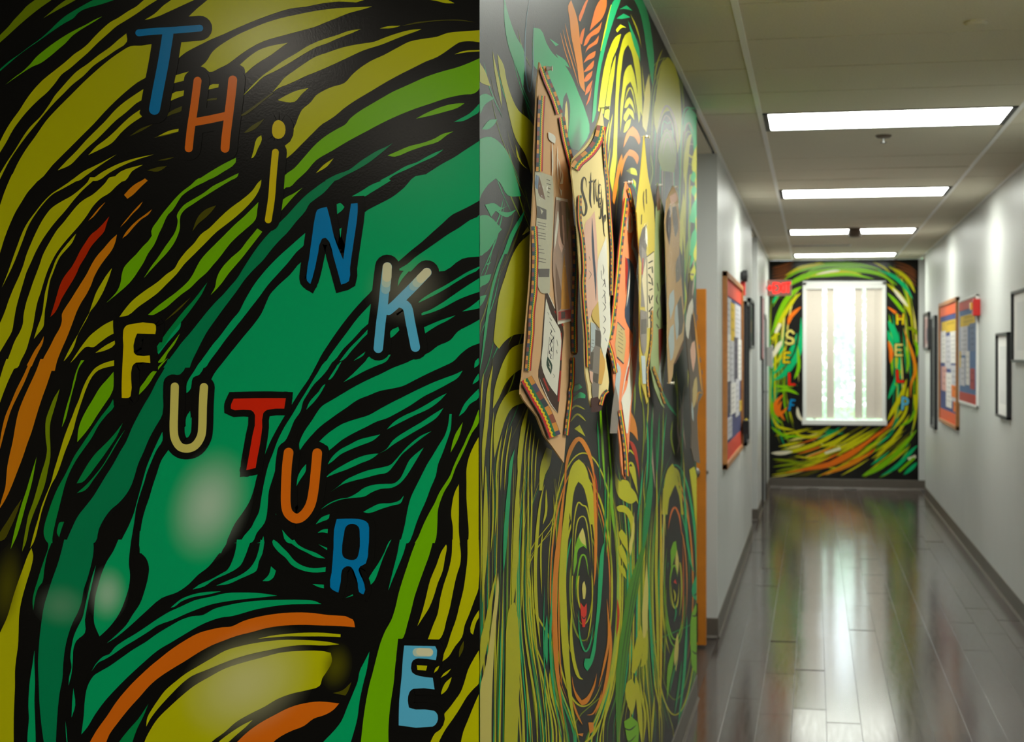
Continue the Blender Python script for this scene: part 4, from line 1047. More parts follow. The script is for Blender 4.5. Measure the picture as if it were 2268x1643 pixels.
POSTERS = """
#1 tan .024
B 1192,138 1201,157 1216,182 1234,227 1240,249 1253,305 1263,346 1265,416 1266,464 1270,500 1272,568 1275,630 1273,691 1275,784 1267,787 1263,850 1260,881 1250,972 1246,1025 1216,983 1201,963 1186,923 1164,896 1150,873 1154,835 1157,798 1161,737 1167,668 1172,600 1173,537 1180,400 1180,343 1184,252 1186,198
@1140 600 6.572
dk 425,210 560,540 680,780 665,1200 640,1700 605,2075 480,1900 320,1540 355,1250 385,800 410,500
S wh 10 415,220 560,545
S wh 12 325,1540 480,1900 605,2070
S rd 22 560,580 680,800
S rd 20 650,900 645,1300
S rd 24 390,1560 470,1750
S rd 24 640,1450 612,1900
wh 430,400 500,620 580,760 640,880 635,1300 590,1816 470,1650 365,1380 385,1050 410,650
gr 450,1240 520,1370 500,1510 435,1370
S bk 7 480,740 560,890
S bk 5 545,940 530,1290
S bk 5 480,960 450,1250
S bk 12 495,840 510,880 495,910 515,950
S bk 12 520,930 535,980 510,1010 530,1060
S bk 12 490,970 505,1030 485,1070 505,1120
S bk 12 520,1090 505,1150 525,1180
S bk 12 490,1140 475,1190 500,1220
S bk 12 510,1210 490,1260 515,1280
S wh 9 455,1300 490,1390 500,1460
S wh 7 470,1380 485,1420
S bk 4 585,1000 600,1090
S bk 5 520,1490 550,1530 530,1560
S bk 4 450,600 470,640
S bk 4 480,680 510,720
S bk 5 580,1150 590,1200
@1140 370 6.572
nw 260,60 340,75 520,135 535,300 525,900 490,1400 480,1830 370,1835 310,1750 295,1400 275,900 290,650 262,300
br 320,120 380,330 415,480 330,420 300,280
bl 275,110 320,130 305,330 270,300
bk2 290,560 430,620 430,765 290,740
nw 340,600 380,640 360,690
bk2 305,1480 475,1480 470,1600 315,1600
S bk2 8 300,800 425,830
S bk2 8 300,840 425,870
S bk2 8 300,885 400,910
S bk2 8 300,950 420,975
S bk2 8 300,990 420,1010
S bk2 8 305,1030 415,1050
S bk2 8 305,1140 350,1150
S bk2 8 305,1190 390,1200
S bk2 8 305,1240 400,1255
S bk2 8 310,1320 420,1345
S bk2 8 310,1370 420,1390
S bk2 8 430,180 480,200
S bk2 8 430,240 495,260
S bk2 8 440,300 490,320
S bk2 8 440,360 480,380
S bk2 8 440,420 470,440
ph 570,440 735,480 745,1000 785,1640 790,2222 590,2287 545,1800 520,1450 540,1000 555,650
wh 570,435 740,470 738,510 570,475
pk 620,700 670,700 690,1100 650,1250 600,1100
br 610,510 640,510 660,900 680,1150 650,1100 615,800
wh 590,640 600,660 580,1000 545,1200 550,1000
br 560,1400 610,1600 640,2050 600,2100 560,1700
or 685,1250 735,1700 770,2060 640,2070 655,1600
rd 600,2105 785,2070 785,2200 600,2230
dk 640,2110 700,2100 700,2200 640,2210
wh 590,2250 790,2215 790,2240 590,2292
yl2 705,500 735,520 740,1000 725,1100 715,800
@1140 130 6.572
wh 450,1065 552,1130 552,1240 460,1170
S wh 20 510,1200 515,1500 512,1740
S wh 14 590,1270 585,1500 595,1790
S wh 14 600,1450 625,1600 640,1790
@1140 370 6.572
wh 640,30 668,100 665,245 618,250 650,150
wh 612,280 640,430 660,300 650,340 635,330
@1140 130 6.572
KT 105 -1 355,120 430,330 530,560 610,800
KT 95 -1 640,850 690,1150 770,1480 800,1643 812,1800
KT 100 1 350,540 330,900 320,1300 310,1640
@1140 600 6.572
KT 95 1 235,-650 250,-300 245,0 235,300 200,600 190,900 160,1200 140,1450
KT 95 1 835,-650 850,-200 840,100 830,400 825,800 830,1190
KT 70 1 800,1260 790,1640 770,1750 770,1850 735,2130 705,2390
@1140 820 6.572
KT 190 -1 110,120 260,390 410,650 530,960
#2 cream .060
B 1330,238 1323,267 1307,305 1284,334 1265,355 1266,408 1272,461 1277,522 1283,620 1286,676 1292,752 1294,828 1298,850 1301,870 1306,899 1312,905 1318,893 1344,866 1344,824 1338,780 1348,737 1347,678 1351,640 1351,544 1340,440 1335,380 1337,300
@1140 370 6.572
pk 1010,800 1080,730 1140,640 1170,1000 1190,1640 1190,1950 1050,2230 1010,1800
S nv 34 1105,740 1110,1000 1125,1300 1150,1640 1160,1950
S bk2 8 1050,1500 1090,1560 1050,1640
S bk2 6 1060,1300 1075,1360
S dkb 30 1025,300 1012,180 980,150 960,210 957,330 990,450 1020,560 1012,660 982,705 955,640 945,520
S dkb 28 1087,75 1080,300 1075,480 1097,600
S dkb 26 1058,225 1112,205
S dkb 18 1130,170 1132,360 1138,545
S dkb 14 1135,230 1160,175
S dkb 14 1160,170 1162,400 1180,500 1195,400 1195,180
S dkb 14 1235,280 1215,250 1203,300 1210,390 1235,360
S dkb 14 1237,290 1240,480 1220,540 1200,500
S dkb 16 1228,470 1212,450 1202,520 1212,590 1230,560
S dkb 16 1232,480 1232,700 1215,750 1200,710
S dkb 18 1264,440 1255,650 1268,870
S dkb 16 1262,800 1295,780 1298,700 1280,720 1270,850 1280,980 1300,1010
@1320 380 5.477
wh 105,790 60,900 0,1090 10,1640 15,1833 40,2113 85,2283 155,1933 150,1640 125,1200
S bk2 9 60,1120 75,1200 60,1260
S bk2 9 50,1300 85,1340 55,1400
S bk2 9 60,1430 90,1470 50,1540
S bk2 9 55,1580 95,1640 60,1700
S bk2 9 65,1740 95,1790 65,1840
S bk2 9 60,1880 90,1920 65,1980
S bk2 9 80,1300 95,1400
S bk2 9 85,1500 95,1600
S bl 6 90,2020 110,2060
S bk2 6 40,1200 45,1300
@1140 600 6.572
yl 1190,440 1090,650 1215,840
gy 1080,740 1150,780 1220,870 1225,1100 1190,1640 1110,1640 1050,1440 1080,1000
lb 1080,740 1145,780 1140,1080 1080,1200
bk2 1145,850 1222,880 1222,1110 1140,1080
bk2 1080,1180 1120,1180 1105,1440 1055,1430
S bk2 7 1090,1000 1125,1010
S bk2 7 1090,1050 1125,1060
S bk2 7 1085,1100 1125,1115
bk2 1120,1480 1190,1500 1180,1640 1115,1600
pk 1060,1450 1110,1470 1105,1640 1075,1600
or2 1215,1130 1290,1320 1240,1643 1190,1650
gy 1090,1640 1200,1640 1185,1950 1110,1850
mr 1080,1850 1180,1830 1245,1980 1210,2040 1085,2055
KT 60 -1 905,-1100 905,-750 950,-450 975,-50 965,200 990,600 1015,900 1030,1400
KT 60 -1 1215,1950 1260,1800 1320,1740
@1140 130 6.572
KT 150 -1 830,1600 900,1500 1060,1360 1180,1180 1230,980
@1320 380 5.477
KT 40 1 60,-500 85,-100 110,100 130,400 150,700 165,1000 160,1500
#3 coral .026
B 1385,402 1397,435 1406,468 1411,500 1415,563 1416,679 1411,770 1404,850 1396,900 1390,1000 1383,1063 1376,1050 1371,991 1367,955 1362,900 1356,843 1352,800 1340,762 1347,733 1358,678 1366,563 1375,490 1382,416
@1320 380 5.477
S wh 34 400,500 372,600 385,720 420,700 415,540 400,490
S wh 34 440,760 425,900 455,960 490,1100 500,1250
S wh 20 470,1250 500,1400 480,1640
nv 350,1050 390,1060 460,1280 440,1640 430,1973 335,1763 360,1500
S wh 14 400,1150 385,1400 355,1640
rd 340,1030 365,1080 360,1350 345,1500
pk 460,1300 510,1350 500,1640 480,1950 450,1900 445,1600
@1320 660 5.477
tn 245,290 330,390 320,800 235,710
S nv 12 245,290 330,385
S nv 12 238,715 320,795
S bk2 5 255,400 310,440
S bk2 5 255,440 310,480
S bk2 5 255,480 310,520
S bk2 5 250,530 310,570
S bk2 5 250,580 310,620
S bk2 5 250,630 305,670
S bk2 5 280,370 300,390
lb 240,780 280,850 270,1050 255,1350 215,1250
gy 215,1050 250,1200 265,1350 240,1640 150,1640 170,1400
wh 410,680 430,1000 400,1300 370,1640 350,1640 300,1300 290,1240 350,1100 390,850
S wh 14 410,470 395,700 340,950 290,1230
S rd 12 380,830 350,1000
lb 435,330 460,360 455,560 430,600
@1320 380 5.477
KT 60 -1 345,320 310,600 275,900 240,1250 200,1640 200,1640 170,1880 140,2030
KT 50 1 120,2070 170,2230 212,2440
KT 45 1 370,200 430,450 480,680
@1320 860 6.846
KT 70 1 330,330 385,680 420,1000 435,1330
#4 yellow .058
B 1425,300 1433,389 1446,453 1448,544 1444,678 1437,777 1430,852 1434,886 1430,895 1426,875 1419,850 1415,751 1414,560 1408,470 1416,400 1421,345
@1320 380 5.477
bk2 545,700 600,640 605,900 560,1130 535,1100
wh 590,650 605,720 608,900 590,850
S dkb 12 570,230 560,320 575,500
S dkb 12 595,210 600,390
S dkb 10 540,520 535,640
gy 540,900 600,1000 580,1640 530,1640
S rd 14 555,1050 545,1250
tn2 595,1040 690,970 690,1500 680,1700 650,1890 610,1900
S bk 10 595,1040 690,968
S bk 8 600,1050 612,1890
S bk 14 620,1110 675,1080
S bk 14 618,1180 650,1160
S bk 14 665,1150 672,1230
S bk 14 620,1240 650,1290
S bk 14 660,1290 672,1380
S bk 14 620,1340 655,1360
S bk 14 630,1440 670,1420
S bk 14 625,1500 640,1600
S bk 14 650,1560 672,1500
S bk 14 625,1700 672,1640
S bk 14 625,1780 665,1730
@1320 660 5.477
gy 520,140 600,165 600,400 585,650 560,700 530,600
bk2 530,260 600,250 595,430 530,440
lb 530,700 580,700 595,1040 550,1040
KT 24 1 655,150 650,500 600,900 620,1200
#5 sage .026
B 1455,405 1462,440 1470,468 1472,600 1472,679 1476,718 1474,790 1466,860 1470,903 1462,895 1440,819 1442,715 1448,599 1452,471
@1320 380 5.477
br 720,300 740,140 760,250 780,450 730,480
wh 765,350 790,480 775,520
pk 790,900 815,1000 810,1250 790,1150
S bk2 12 730,1350 745,1450
S bk2 14 740,1480 720,1560 750,1620
S bk2 14 760,1640 730,1720 755,1800
S bk2 14 720,1850 750,1900
gy 790,1380 830,1350 850,1850 800,1870
@1320 660 5.477
rd2 745,380 800,365 795,550 760,870 750,700
lb 800,560 830,350 825,600 790,1130 765,1100
KT 30 1 670,830 730,1000 780,1130
KT 24 -1 770,1150 815,1280
#6 tan2 .056
B 1490,411 1500,435 1503,563 1512,679 1512,755 1490,806 1484,848 1480,850 1477,769 1477,660 1473,544 1475,444
@1320 380 5.477
dk 850,500 890,400 900,650 880,900 840,700
gy 910,430 960,420 985,700 950,800 920,600
pk 880,300 960,250 970,350 900,400
lb 880,1500 930,1430 940,1600 890,1800
gy 960,1100 1000,1000 1010,1300 960,1350
bk2 960,1650 1020,1500 1030,1950 980,2000
lb 950,1650 975,1600 985,1990 965,2050
lb 885,1900 930,1850 920,2250 890,2300
S br 14 1050,2050 950,2300
S br 14 1045,2120 940,2330
#7 gray .062
B 1526,604 1534,672 1539,733 1546,806 1556,872 1546,890 1544,960 1549,1026 1535,1020 1530,962 1526,843 1519,751 1521,678
@1320 660 5.477
wh 1110,100 1160,0 1170,120 1130,350 1110,500 1085,450
dk 1150,180 1190,300 1205,500 1150,520 1130,350
pk 1150,550 1185,520 1200,700 1170,900 1150,800
tn 1180,1000 1210,950 1220,1100 1190,1300 1160,1350
lb 1150,1250 1170,1350 1175,1500 1155,1450
S or 22 1165,120 1200,400 1230,700 1260,1000 1280,1160
S nv 10 1215,200 1220,270
S nv 10 1240,560 1245,620
S nv 10 1250,720 1260,780
S nv 10 1270,870 1280,930
S or 14 1280,1160 1230,1150 1210,1300
"""
# ================================================================ THE SETTING
def struct(name, bl, material, bev=0., **k):
    return boxes(name, bl, material, None, bev, kind='structure', **k)
# floor and its planks
floor = struct('floor', [((-4.2, -4.2, -.1), (2.9, YE + .2, -.004))], M['floor_base'], label='dark waxed vinyl plank corridor floor')
PW, PL = .152, .914
pm = None
def plank_mesh():
    bm = bmesh.new(); g = .0008
    bevel_box(bm, (-PW / 2 + g, -PL / 2 + g, -.004), (PW / 2 - g, PL / 2 - g, 0), .0006)
    bmesh.ops.recalc_face_normals(bm, faces=bm.faces)
    me = bpy.data.meshes.new('floor_plank'); bm.to_mesh(me); bm.free(); me.materials.append(M['floor']); return me
pm = plank_mesh()
ncol = 12
for i in range(ncol):
    x = XL + PW / 2 + i * PW
    y = 4.9 + random.random() * PL
    while y < YE + PL * .2:
        o = bpy.data.objects.new('floor_plank', pm); o.location = (x, min(y, YE - PL / 2 + .0), random.uniform(-.0003, .0003))
        o.rotation_euler = (random.gauss(0, .0016), random.gauss(0, .0022), 0)
        link(o, floor)
        y += PL
# ceiling : void slab, tiles, rails
ceiling = struct('ceiling', [((-4.2, -4.2, ZC + .12), (2.9, YE + .2, ZC + .2))], M['plenum'], label='suspended tile ceiling of the corridor')
box('lobby_ceiling_panel', (-4.2, -4.2, ZC), (2.9, 4.02, ZC + .1), M['concrete'], ceiling)
Y0T = 4.02
LIGHT_ROWS = []
rows = int((YE - Y0T) / PITCH) + 1
light_k = {0: 9, 6: 0, 12: 1, 18: 2, 24: 3}
cols = [(XL - .02, TLX), (TLX, TRX), (TRX, XR + .02)]
for k in range(rows):
    y0 = Y0T + k * PITCH; y1 = min(y0 + PITCH, YE)
    for ci, (xa, xb) in enumerate(cols):
        if ci == 1 and k in light_k: continue
        me_name = 'ceiling_tile'
        dz = random.uniform(0, .0015); rx = random.uniform(-.007, .007) if random.random() < .5 else 0; ry = random.uniform(-.005, .005) if random.random() < .4 else 0
        wx, wy = xb - xa - .012, y1 - y0 - .013
        bm = bmesh.new(); bevel_box(bm, (-wx / 2, -wy / 2, 0), (wx / 2, wy / 2, .018), .002); bmesh.ops.recalc_face_normals(bm, faces=bm.faces)
        me = bpy.data.meshes.new(me_name); bm.to_mesh(me); bm.free(); me.materials.append(M['ceil'])
        o = bpy.data.objects.new(me_name, me); o.location = ((xa + xb) / 2, (y0 + y1) / 2, ZC + dz); o.rotation_euler = (rx, ry, 0); link(o, ceiling)
for x in (TLX, TRX):
    box('grid_rail', (x - .012, Y0T, ZC - .004), (x + .012, YE, ZC + .03), M['rail'], ceiling)
for xa in (XL, XR - .02):
    box('wall_angle_rail', (xa, Y0T, ZC - .003), (xa + .02, YE, ZC + .02), M['rail'], ceiling)
# recess and side-passage ceilings
box('recess_ceiling_panel', (-2.4, YM, ZC), (XL - .03, YA, ZC + .02), M['ceil'], ceiling)
box('recess_ceiling_panel', (-2.4, YB, ZC), (XL - .03, YC_, ZC + .02), M['ceil'], ceiling)
box('passage_ceiling_panel', (XR + .03, YR - .4, ZC), (2.9, YE, ZC + .02), M['ceil'], ceiling)

wall_front = struct('wall_front', [((-4.2, YF, 0), (XL, YF + .12, ZC))], M['mural_black'], label='mural wall facing the lobby, swirling black, yellow and teal bands')
wall_left = struct('wall_left', [((XL - .12, YF + .12, 0), (XL, YM, ZC))], M['black_side'], label='mural side wall of the corridor with hanging posters')
wall_front.data.materials.append(M['black_side'])
for f_ in wall_front.data.polygons:
    if f_.normal.x > .9: f_.material_index = 1
struct('wall_recess_near', [((-2.4, YM, 0), (XL - .12, YM + .1, ZC)), ((-2.5, YM, 0), (-2.4, YA, ZC))], M['wall'])
struct('wall_left_bulletin', [((XL - .12, YA, 0), (XL, YB, ZC)), ((-2.5, YA, 0), (XL - .12, YA + .1, ZC))], M['wall'], label='grey wall section carrying the bulletin board')
struct('wall_recess_far', [((-2.4, YB - .1, 0), (XL - .12, YB, ZC)), ((-2.5, YB, 0), (-2.4, YC_, ZC))], M['wall'])
struct('wall_left_far', [((XL - .12, YC_, 0), (XL, YE, ZC)), ((-2.5, YC_, 0), (XL - .12, YC_ + .1, ZC))], M['wall'])
wall_right = struct('wall_right', [((XR, -4.2, 0), (XR + .12, YR, ZC))], M['wall'], label='pale grey wall along the right of the corridor')
struct('wall_passage', [((2.78, YR - .3, 0), (2.9, YE + .1, ZC)), ((XR + .12, YR - .12, 0), (2.9, YR, ZC))], M['wall'])
struct('wall_back', [((-4.2, -4.2, 0), (XR, -4.08, ZC)), ((-4.2, -4.2, 0), (-4.08, YF, ZC))], mat('lobby_wall_paint', (128, 118, 104), .6, .3, var=.04, scale=2))
# end wall with window opening
WX0, WX1, WZ0, WZ1 = -.142, .862, .815, 2.55
wall_end = struct('wall_end', [((-.8, YE, 0), (WX0, YE + .15, ZC)), ((WX1, YE, 0), (2.9, YE + .15, ZC)), ((WX0, YE, 0), (WX1, YE + .15, WZ0)), ((WX0, YE, WZ1), (WX1, YE + .15, ZC))], M['wall'], label='end wall of the corridor painted with a swirl mural around the window')

def baseboard(name, pts, inward):
    """pts: wall foot polyline, vinyl cove base with a small toe"""
    bm = bmesh.new()
    for (a, b), nrm in zip(zip(pts, pts[1:]), inward):
        prof = [(0, 0), (.016, 0), (.012, .006), (.006, .014), (.005, .112), (.002, .116), (0, .116)]
        A = [bm.verts.new((a[0] + nrm[0] * d, a[1] + nrm[1] * d, z)) for d, z in prof]
        B = [bm.verts.new((b[0] + nrm[0] * d, b[1] + nrm[1] * d, z)) for d, z in prof]
        for i in range(len(prof)):
            j = (i + 1) % len(prof)
            bm.faces.new((A[i], A[j], B[j], B[i]))
        bm.faces.new(A); bm.faces.new(B)
    bmesh.ops.recalc_face_normals(bm, faces=bm.faces)
    me = bpy.data.meshes.new(name); bm.to_mesh(me); bm.free(); me.materials.append(M['base'])
    o = bpy.data.objects.new(name, me); link(o, kind='structure'); return o
baseboard('baseboard_left', [(XL, YF), (XL, YM)], [(1, 0)])
baseboard('baseboard_bulletin', [(-2.4, YA), (XL, YA), (XL, YB)], [(0, -1), (1, 0)])
baseboard('baseboard_left_far', [(-2.4, YC_), (XL, YC_), (XL, YE)], [(0, -1), (1, 0)])
baseboard('baseboard_right', [(XR, YF - 3), (XR, YR)], [(-1, 0)])
baseboard('baseboard_end', [(XL, YE), (2.78, YE)], [(0, -1)])
baseboard('baseboard_front', [(-4.0, YF), (XL, YF)], [(0, -1)])

# ---------------------------------------------------------------- murals
def proj_front(u, v, z): p = atY(u, v, YF); p.x = min(p.x, XL); p.y -= 2e-4 + z; return p
def proj_left(u, v, z):
    p = atX(min(u, 1600), v, XL); p.y = min(max(p.y, YF), YM); p.z = min(max(p.z, .116), ZC); p.x += 2e-4 + z; return p
def proj_end(u, v, z):
    p = atY(u, v, YE); p.y -= 3e-4 + z; p.x = min(max(p.x, XL), 1.25); p.z = min(max(p.z, .116), ZC); return p
a = Art(proj_front)
def front_filler(a):
    rnd = random.Random(21)
    for k in range(90):          # the mural goes on past the left edge of the photograph
        u = rnd.uniform(-1500, -30); v = rnd.uniform(-350, 1900); L = rnd.uniform(180, 520); b = rnd.uniform(.25, .6)
        pts = [(u, v), (u - L * .5 * b, v + L * .28), (u - L * .8 * b, v + L * .6), (u - L * b, v + L)]
        a.stroke(pts, rnd.uniform(10, 46), PAL[rnd.choice(['Y', 'Y', 'Y', 'M', 'L', 'G', 'A', 'N'])])
    for k in range(60):          # and above and below it
        u = rnd.uniform(-100, 1020); L = rnd.uniform(160, 420)
        if k % 2: v = rnd.uniform(-700, -90); pts = [(u, v), (u - L * .4, v + L * .12), (u - L * .8, v + L * .4)]
        else: v = rnd.uniform(1700, 2500); pts = [(u, v), (u - L * .1, v + L * .3), (u - L * .12, v + L * .8)]
        a.stroke(pts, rnd.uniform(10, 44), PAL[rnd.choice(['Y', 'Y', 'L', 'T', 'O', 'N'])])
a.inc = .3; front_filler(a); a.inc = 1
draw(a, FRONT); z = a.z
a.build('mural_paint', M['paint'], wall_front, label='bands of yellow, green, teal and orange spray paint')
a2 = Art(proj_front); a2.step = 1e-5; a2.z = (z + 110) * .4; draw(a2, FRONT_TOP)  # pale patch on the letter E is glare painted in as colour
letters(FRONT_LETTERS, proj_front, z + 2, wall_front, 'outlined in black on the front mural')
a2.build('mural_top_paint_and_glare', M['paint'], wall_front)
a = Art(proj_left); a.step = 3e-6
def side_filler(a):
    rnd = random.Random(11)
    ov = [(1292, 1305, 78, 300), (1495, 1300, 52, 290), (1203, 1250, 30, 230)]
    u = 1064.
    while u < 1548:
        col = rnd.choice(['Y', 'Y', 'Y', 'Y', 'M', 'M', 'L2', 'G', 'T', 'Y']); wd = rnd.uniform(1.6, 4.2)
        va = rnd.uniform(985, 1180); vb = max(rnd.uniform(1500, 1690), rnd.uniform(.78, .97) * (HV + 1.5 * (1804 - u) * CS / .556)); pts = []
        ph = rnd.random() * 6; skip = False
        for k in range(12):
            v = va + (vb - va) * k / 11; x = u + 2.5 * math.sin(ph + v * .006) + (v - 1300) * -.012
            for cx, cy, rx, ry in ov:
                e = 1 - ((v - cy) / ry) ** 2
                if e > 0:
                    d = x - cx
                    if abs(d) < rx * 1.8: x = cx + math.copysign(math.sqrt(d * d + rx * rx * e * .9), d)
            pts.append((x, v))
        a.stroke(pts, wd, PAL[col]); u += rnd.uniform(3.2, 7.5)
    for cx, cy, rx, ry in ov[:2]:
        f = .16
        while f < 1.02:
            a0 = rnd.uniform(0, 6.28); ln = rnd.uniform(1.6, 4.2)
            pts = [(cx + rx * f * math.cos(a0 + ln * k / 11), cy + ry * f * math.sin(a0 + ln * k / 11)) for k in range(12)]
            a.stroke(pts, rnd.uniform(2, 4.5), PAL[rnd.choice(['Y', 'Y', 'Y', 'M', 'L', 'A', 'T'])]); f += rnd.uniform(.04, .075)
    for cx, t0, t1, sp, hw in ((1478, 128, 330, 24, .2), (1533, 240, 420, 22, .12)):
        t = t0
        while t < t1:
            w_ = 7 + (t1 - t) * hw; L = rnd.uniform(120, 330); dx = rnd.uniform(-2, 2); c = rnd.choice(['Y', 'Y', 'V', 'M', 'Y', 'G', 'T'] if cx < 1450 else ['Y', 'M', 'Q', 'M', 'T', 'Y'])
            pts = [(cx + dx - w_, t + L), (cx + dx - w_ * .95, t + L * .55), (cx + dx - w_ * .7, t + w_ * .55), (cx + dx, t), (cx + dx + w_ * .6, t + w_ * .6), (cx + dx + w_ * .8, t + L * .5), (cx + dx + w_ * .85, t + L * .8)]
            a.stroke(pts, rnd.uniform(1.6, 3.6), PAL[c]); t += rnd.uniform(.6, 1.4) * sp
    for k in range(60):
        u = rnd.uniform(1068, 1200); v = rnd.uniform(-20, 900); L = rnd.uniform(60, 200); q = 1 if v < 420 else -1
        a.stroke([(u, v), (u + q * L * .12, v + L * .5), (u + q * L * .34, v + L)], rnd.uniform(1.2, 3), PAL[rnd.choice(['M', 'G', 'D', 'D', 'T'])])
    for k in range(40):          # above the photograph's upper edge
        u = rnd.uniform(1066, 1400); top = HV - 1.15 * (1804 - u) * CS / .556
        if top > -60: continue
        v = rnd.uniform(top, -120); L = rnd.uniform(.3, .9) * (-40 - v)
        a.stroke([(u, v), (u + rnd.uniform(-8, 12), v + L * .5), (u + rnd.uniform(-10, 22), v + L)], rnd.uniform(4, 18), PAL[rnd.choice(['Y', 'T', 'Y', 'M', 'G', 'O'])])
    # fine lines in the upper part
    for k in range(46):
        u = rnd.uniform(1335, 1540); v = rnd.uniform(330, 1000); L = rnd.uniform(60, 220)
        a.stroke([(u, v), (u + rnd.uniform(-5, 5), v + L * .5), (u + rnd.uniform(-6, 6), v + L)], rnd.uniform(1.5, 4), PAL[rnd.choice(['Y', 'M', 'Y', 'G', 'T', 'Q'])])
a.inc = .25; side_filler(a); a.inc = 1; draw(a, SIDE)
a.build('mural_paint', M['paint_side'], wall_left, label='tall swirls of yellow, orange, green and teal paint')
def end_filler(a):
    rnd = random.Random(5)
    cx, cy = 1870., 815.
    for k in range(420):
        f = rnd.uniform(.86, 2.3); a0 = rnd.uniform(0, 2 * math.pi); ln = rnd.uniform(.25, .75); pts = []
        for q in range(8):
            an = a0 + ln * q / 7; c, s_ = math.cos(an), math.sin(an)
            r = 1 / (abs(c) ** 3.2 + abs(s_) ** 3.2) ** (1 / 3.2)
            pts.append((cx + 112 * f * r * c * (1 + .03 * math.sin(3 * an + f * 5)), cy + 188 * f * (.78 + .22 * f * .6) * r * s_ - 10))
        if any(1772 < x < 1968 and 616 < y < 944 for x, y in pts) or any(x < 1703 or x > 2034 or y < 580 or y > 1060 for x, y in pts): continue
        mx, my = pts[4]
        if my > 955 and rnd.random() < .85: continue
        if my < 640: cols = ['L', 'Y', 'M', 'L', 'M', 'D']
        elif my > 960: cols = ['Y', 'P', 'Y', 'D', 'M', 'Y', 'D'] if mx < 1960 else ['L', 'Y', 'T', 'M']
        else: cols = ['L', 'Y', 'M', 'N', 'T', 'D', 'P']
        a.stroke(pts, rnd.uniform(2., 5.5), PAL[rnd.choice(cols)])
def end_floor_filler(a):
    rnd = random.Random(9)
    for k in range(150):
        x = rnd.uniform(1700, 2010); y = rnd.uniform(955, 1085); L = rnd.uniform(40, 95); pts = []
        for q in range(6):
            pts.append((x, y)); t = (x - 1705) / 330; sl = .12 + .85 * t; x += L / 5; y -= L / 5 * sl
        if any(px < 1704 or px > 2034 or py > 1058 or py < 941 for px, py in pts): continue
        c = rnd.choice(['Y', 'D', 'M', 'P', 'Y', 'D']) if x < 1840 else rnd.choice(['Y', 'D', 'O', 'M', 'Y', 'P']) if x < 1960 else rnd.choice(['L', 'M', 'Y', 'T', 'D'])
        a.stroke(pts, rnd.uniform(2.5, 6), PAL[c])
a = Art(proj_end); a.step = 2.5e-5
for r_ in ((1690, 560, 1778.2, 1090), (1962, 560, 2034.5, 1090), (1778.2, 560, 1962, 622), (1778.2, 938, 1962, 1090)):
    a.hardpoly([(r_[0], r_[1]), (r_[2], r_[1]), (r_[2], r_[3]), (r_[0], r_[3])], PAL['K'])
end_filler(a); end_floor_filler(a); draw(a, END); z = a.z
a.build('mural_paint', M['paint_end'], wall_end, label='swirl of green, yellow, teal and orange bands around the window')
letters(END_LETTERS, proj_end, z + 2, wall_end, 'beside the window', 2.5e-5, 'paint_end', 2.5e-5)

# ---------------------------------------------------------------- window with vertical blind
win = struct('window_1', [((WX0, YE - .02, WZ0), (WX0 + .045, YE + .1, WZ1)), ((WX1 - .045, YE - .02, WZ0), (WX1, YE + .1, WZ1)), ((WX0, YE - .02, WZ1 - .04), (WX1, YE + .1, WZ1)), ((WX0 - .01, YE - .05, WZ0 - .03), (WX1 + .01, YE + .1, WZ0 + .03))], M['white'], .004, label='tall window with vertical blinds at the end of the corridor')
box('window_pane', (WX0 + .04, YE + .07, WZ0 + .03), (WX1 - .04, YE + .076, WZ1 - .04), M['glass'], win)
box('blind_headrail', (WX0 + .045, YE - .015, WZ1 - .085), (WX1 - .045, YE + .03, WZ1 - .04), M['white'], win, .004)
sx = lambda X: atY(1500 + X / 2.9336, 700, YE).x
for xa, xb, rot in [(836, 884, .12), (880, 944, -.1), (970, 1020, .2), (1152, 1205, .2), (1226, 1282, -.1), (1280, 1338, .12)]:
    x0, x1 = sx(xa), sx(xb); wd = x1 - x0; xc = (x0 + x1) / 2
    vs = []; seg = 5
    for i in range(seg + 1):
        t = i / seg - .5; yy = .004 - .016 * t * t + t * wd * rot
        for zz in (WZ0 + .05, WZ1 - .085): vs.append((xc + t * wd, YE + .02 + yy, zz))
    fs = [(2 * i, 2 * i + 1, 2 * i + 3, 2 * i + 2) for i in range(seg)]
    n = len(vs); vs += [(x, y + .0012, zz) for x, y, zz in vs]; fs += [tuple(n + q for q in reversed(f)) for f in fs]
    mesh_obj('blind_slat', vs, fs, M['fabric'], win)

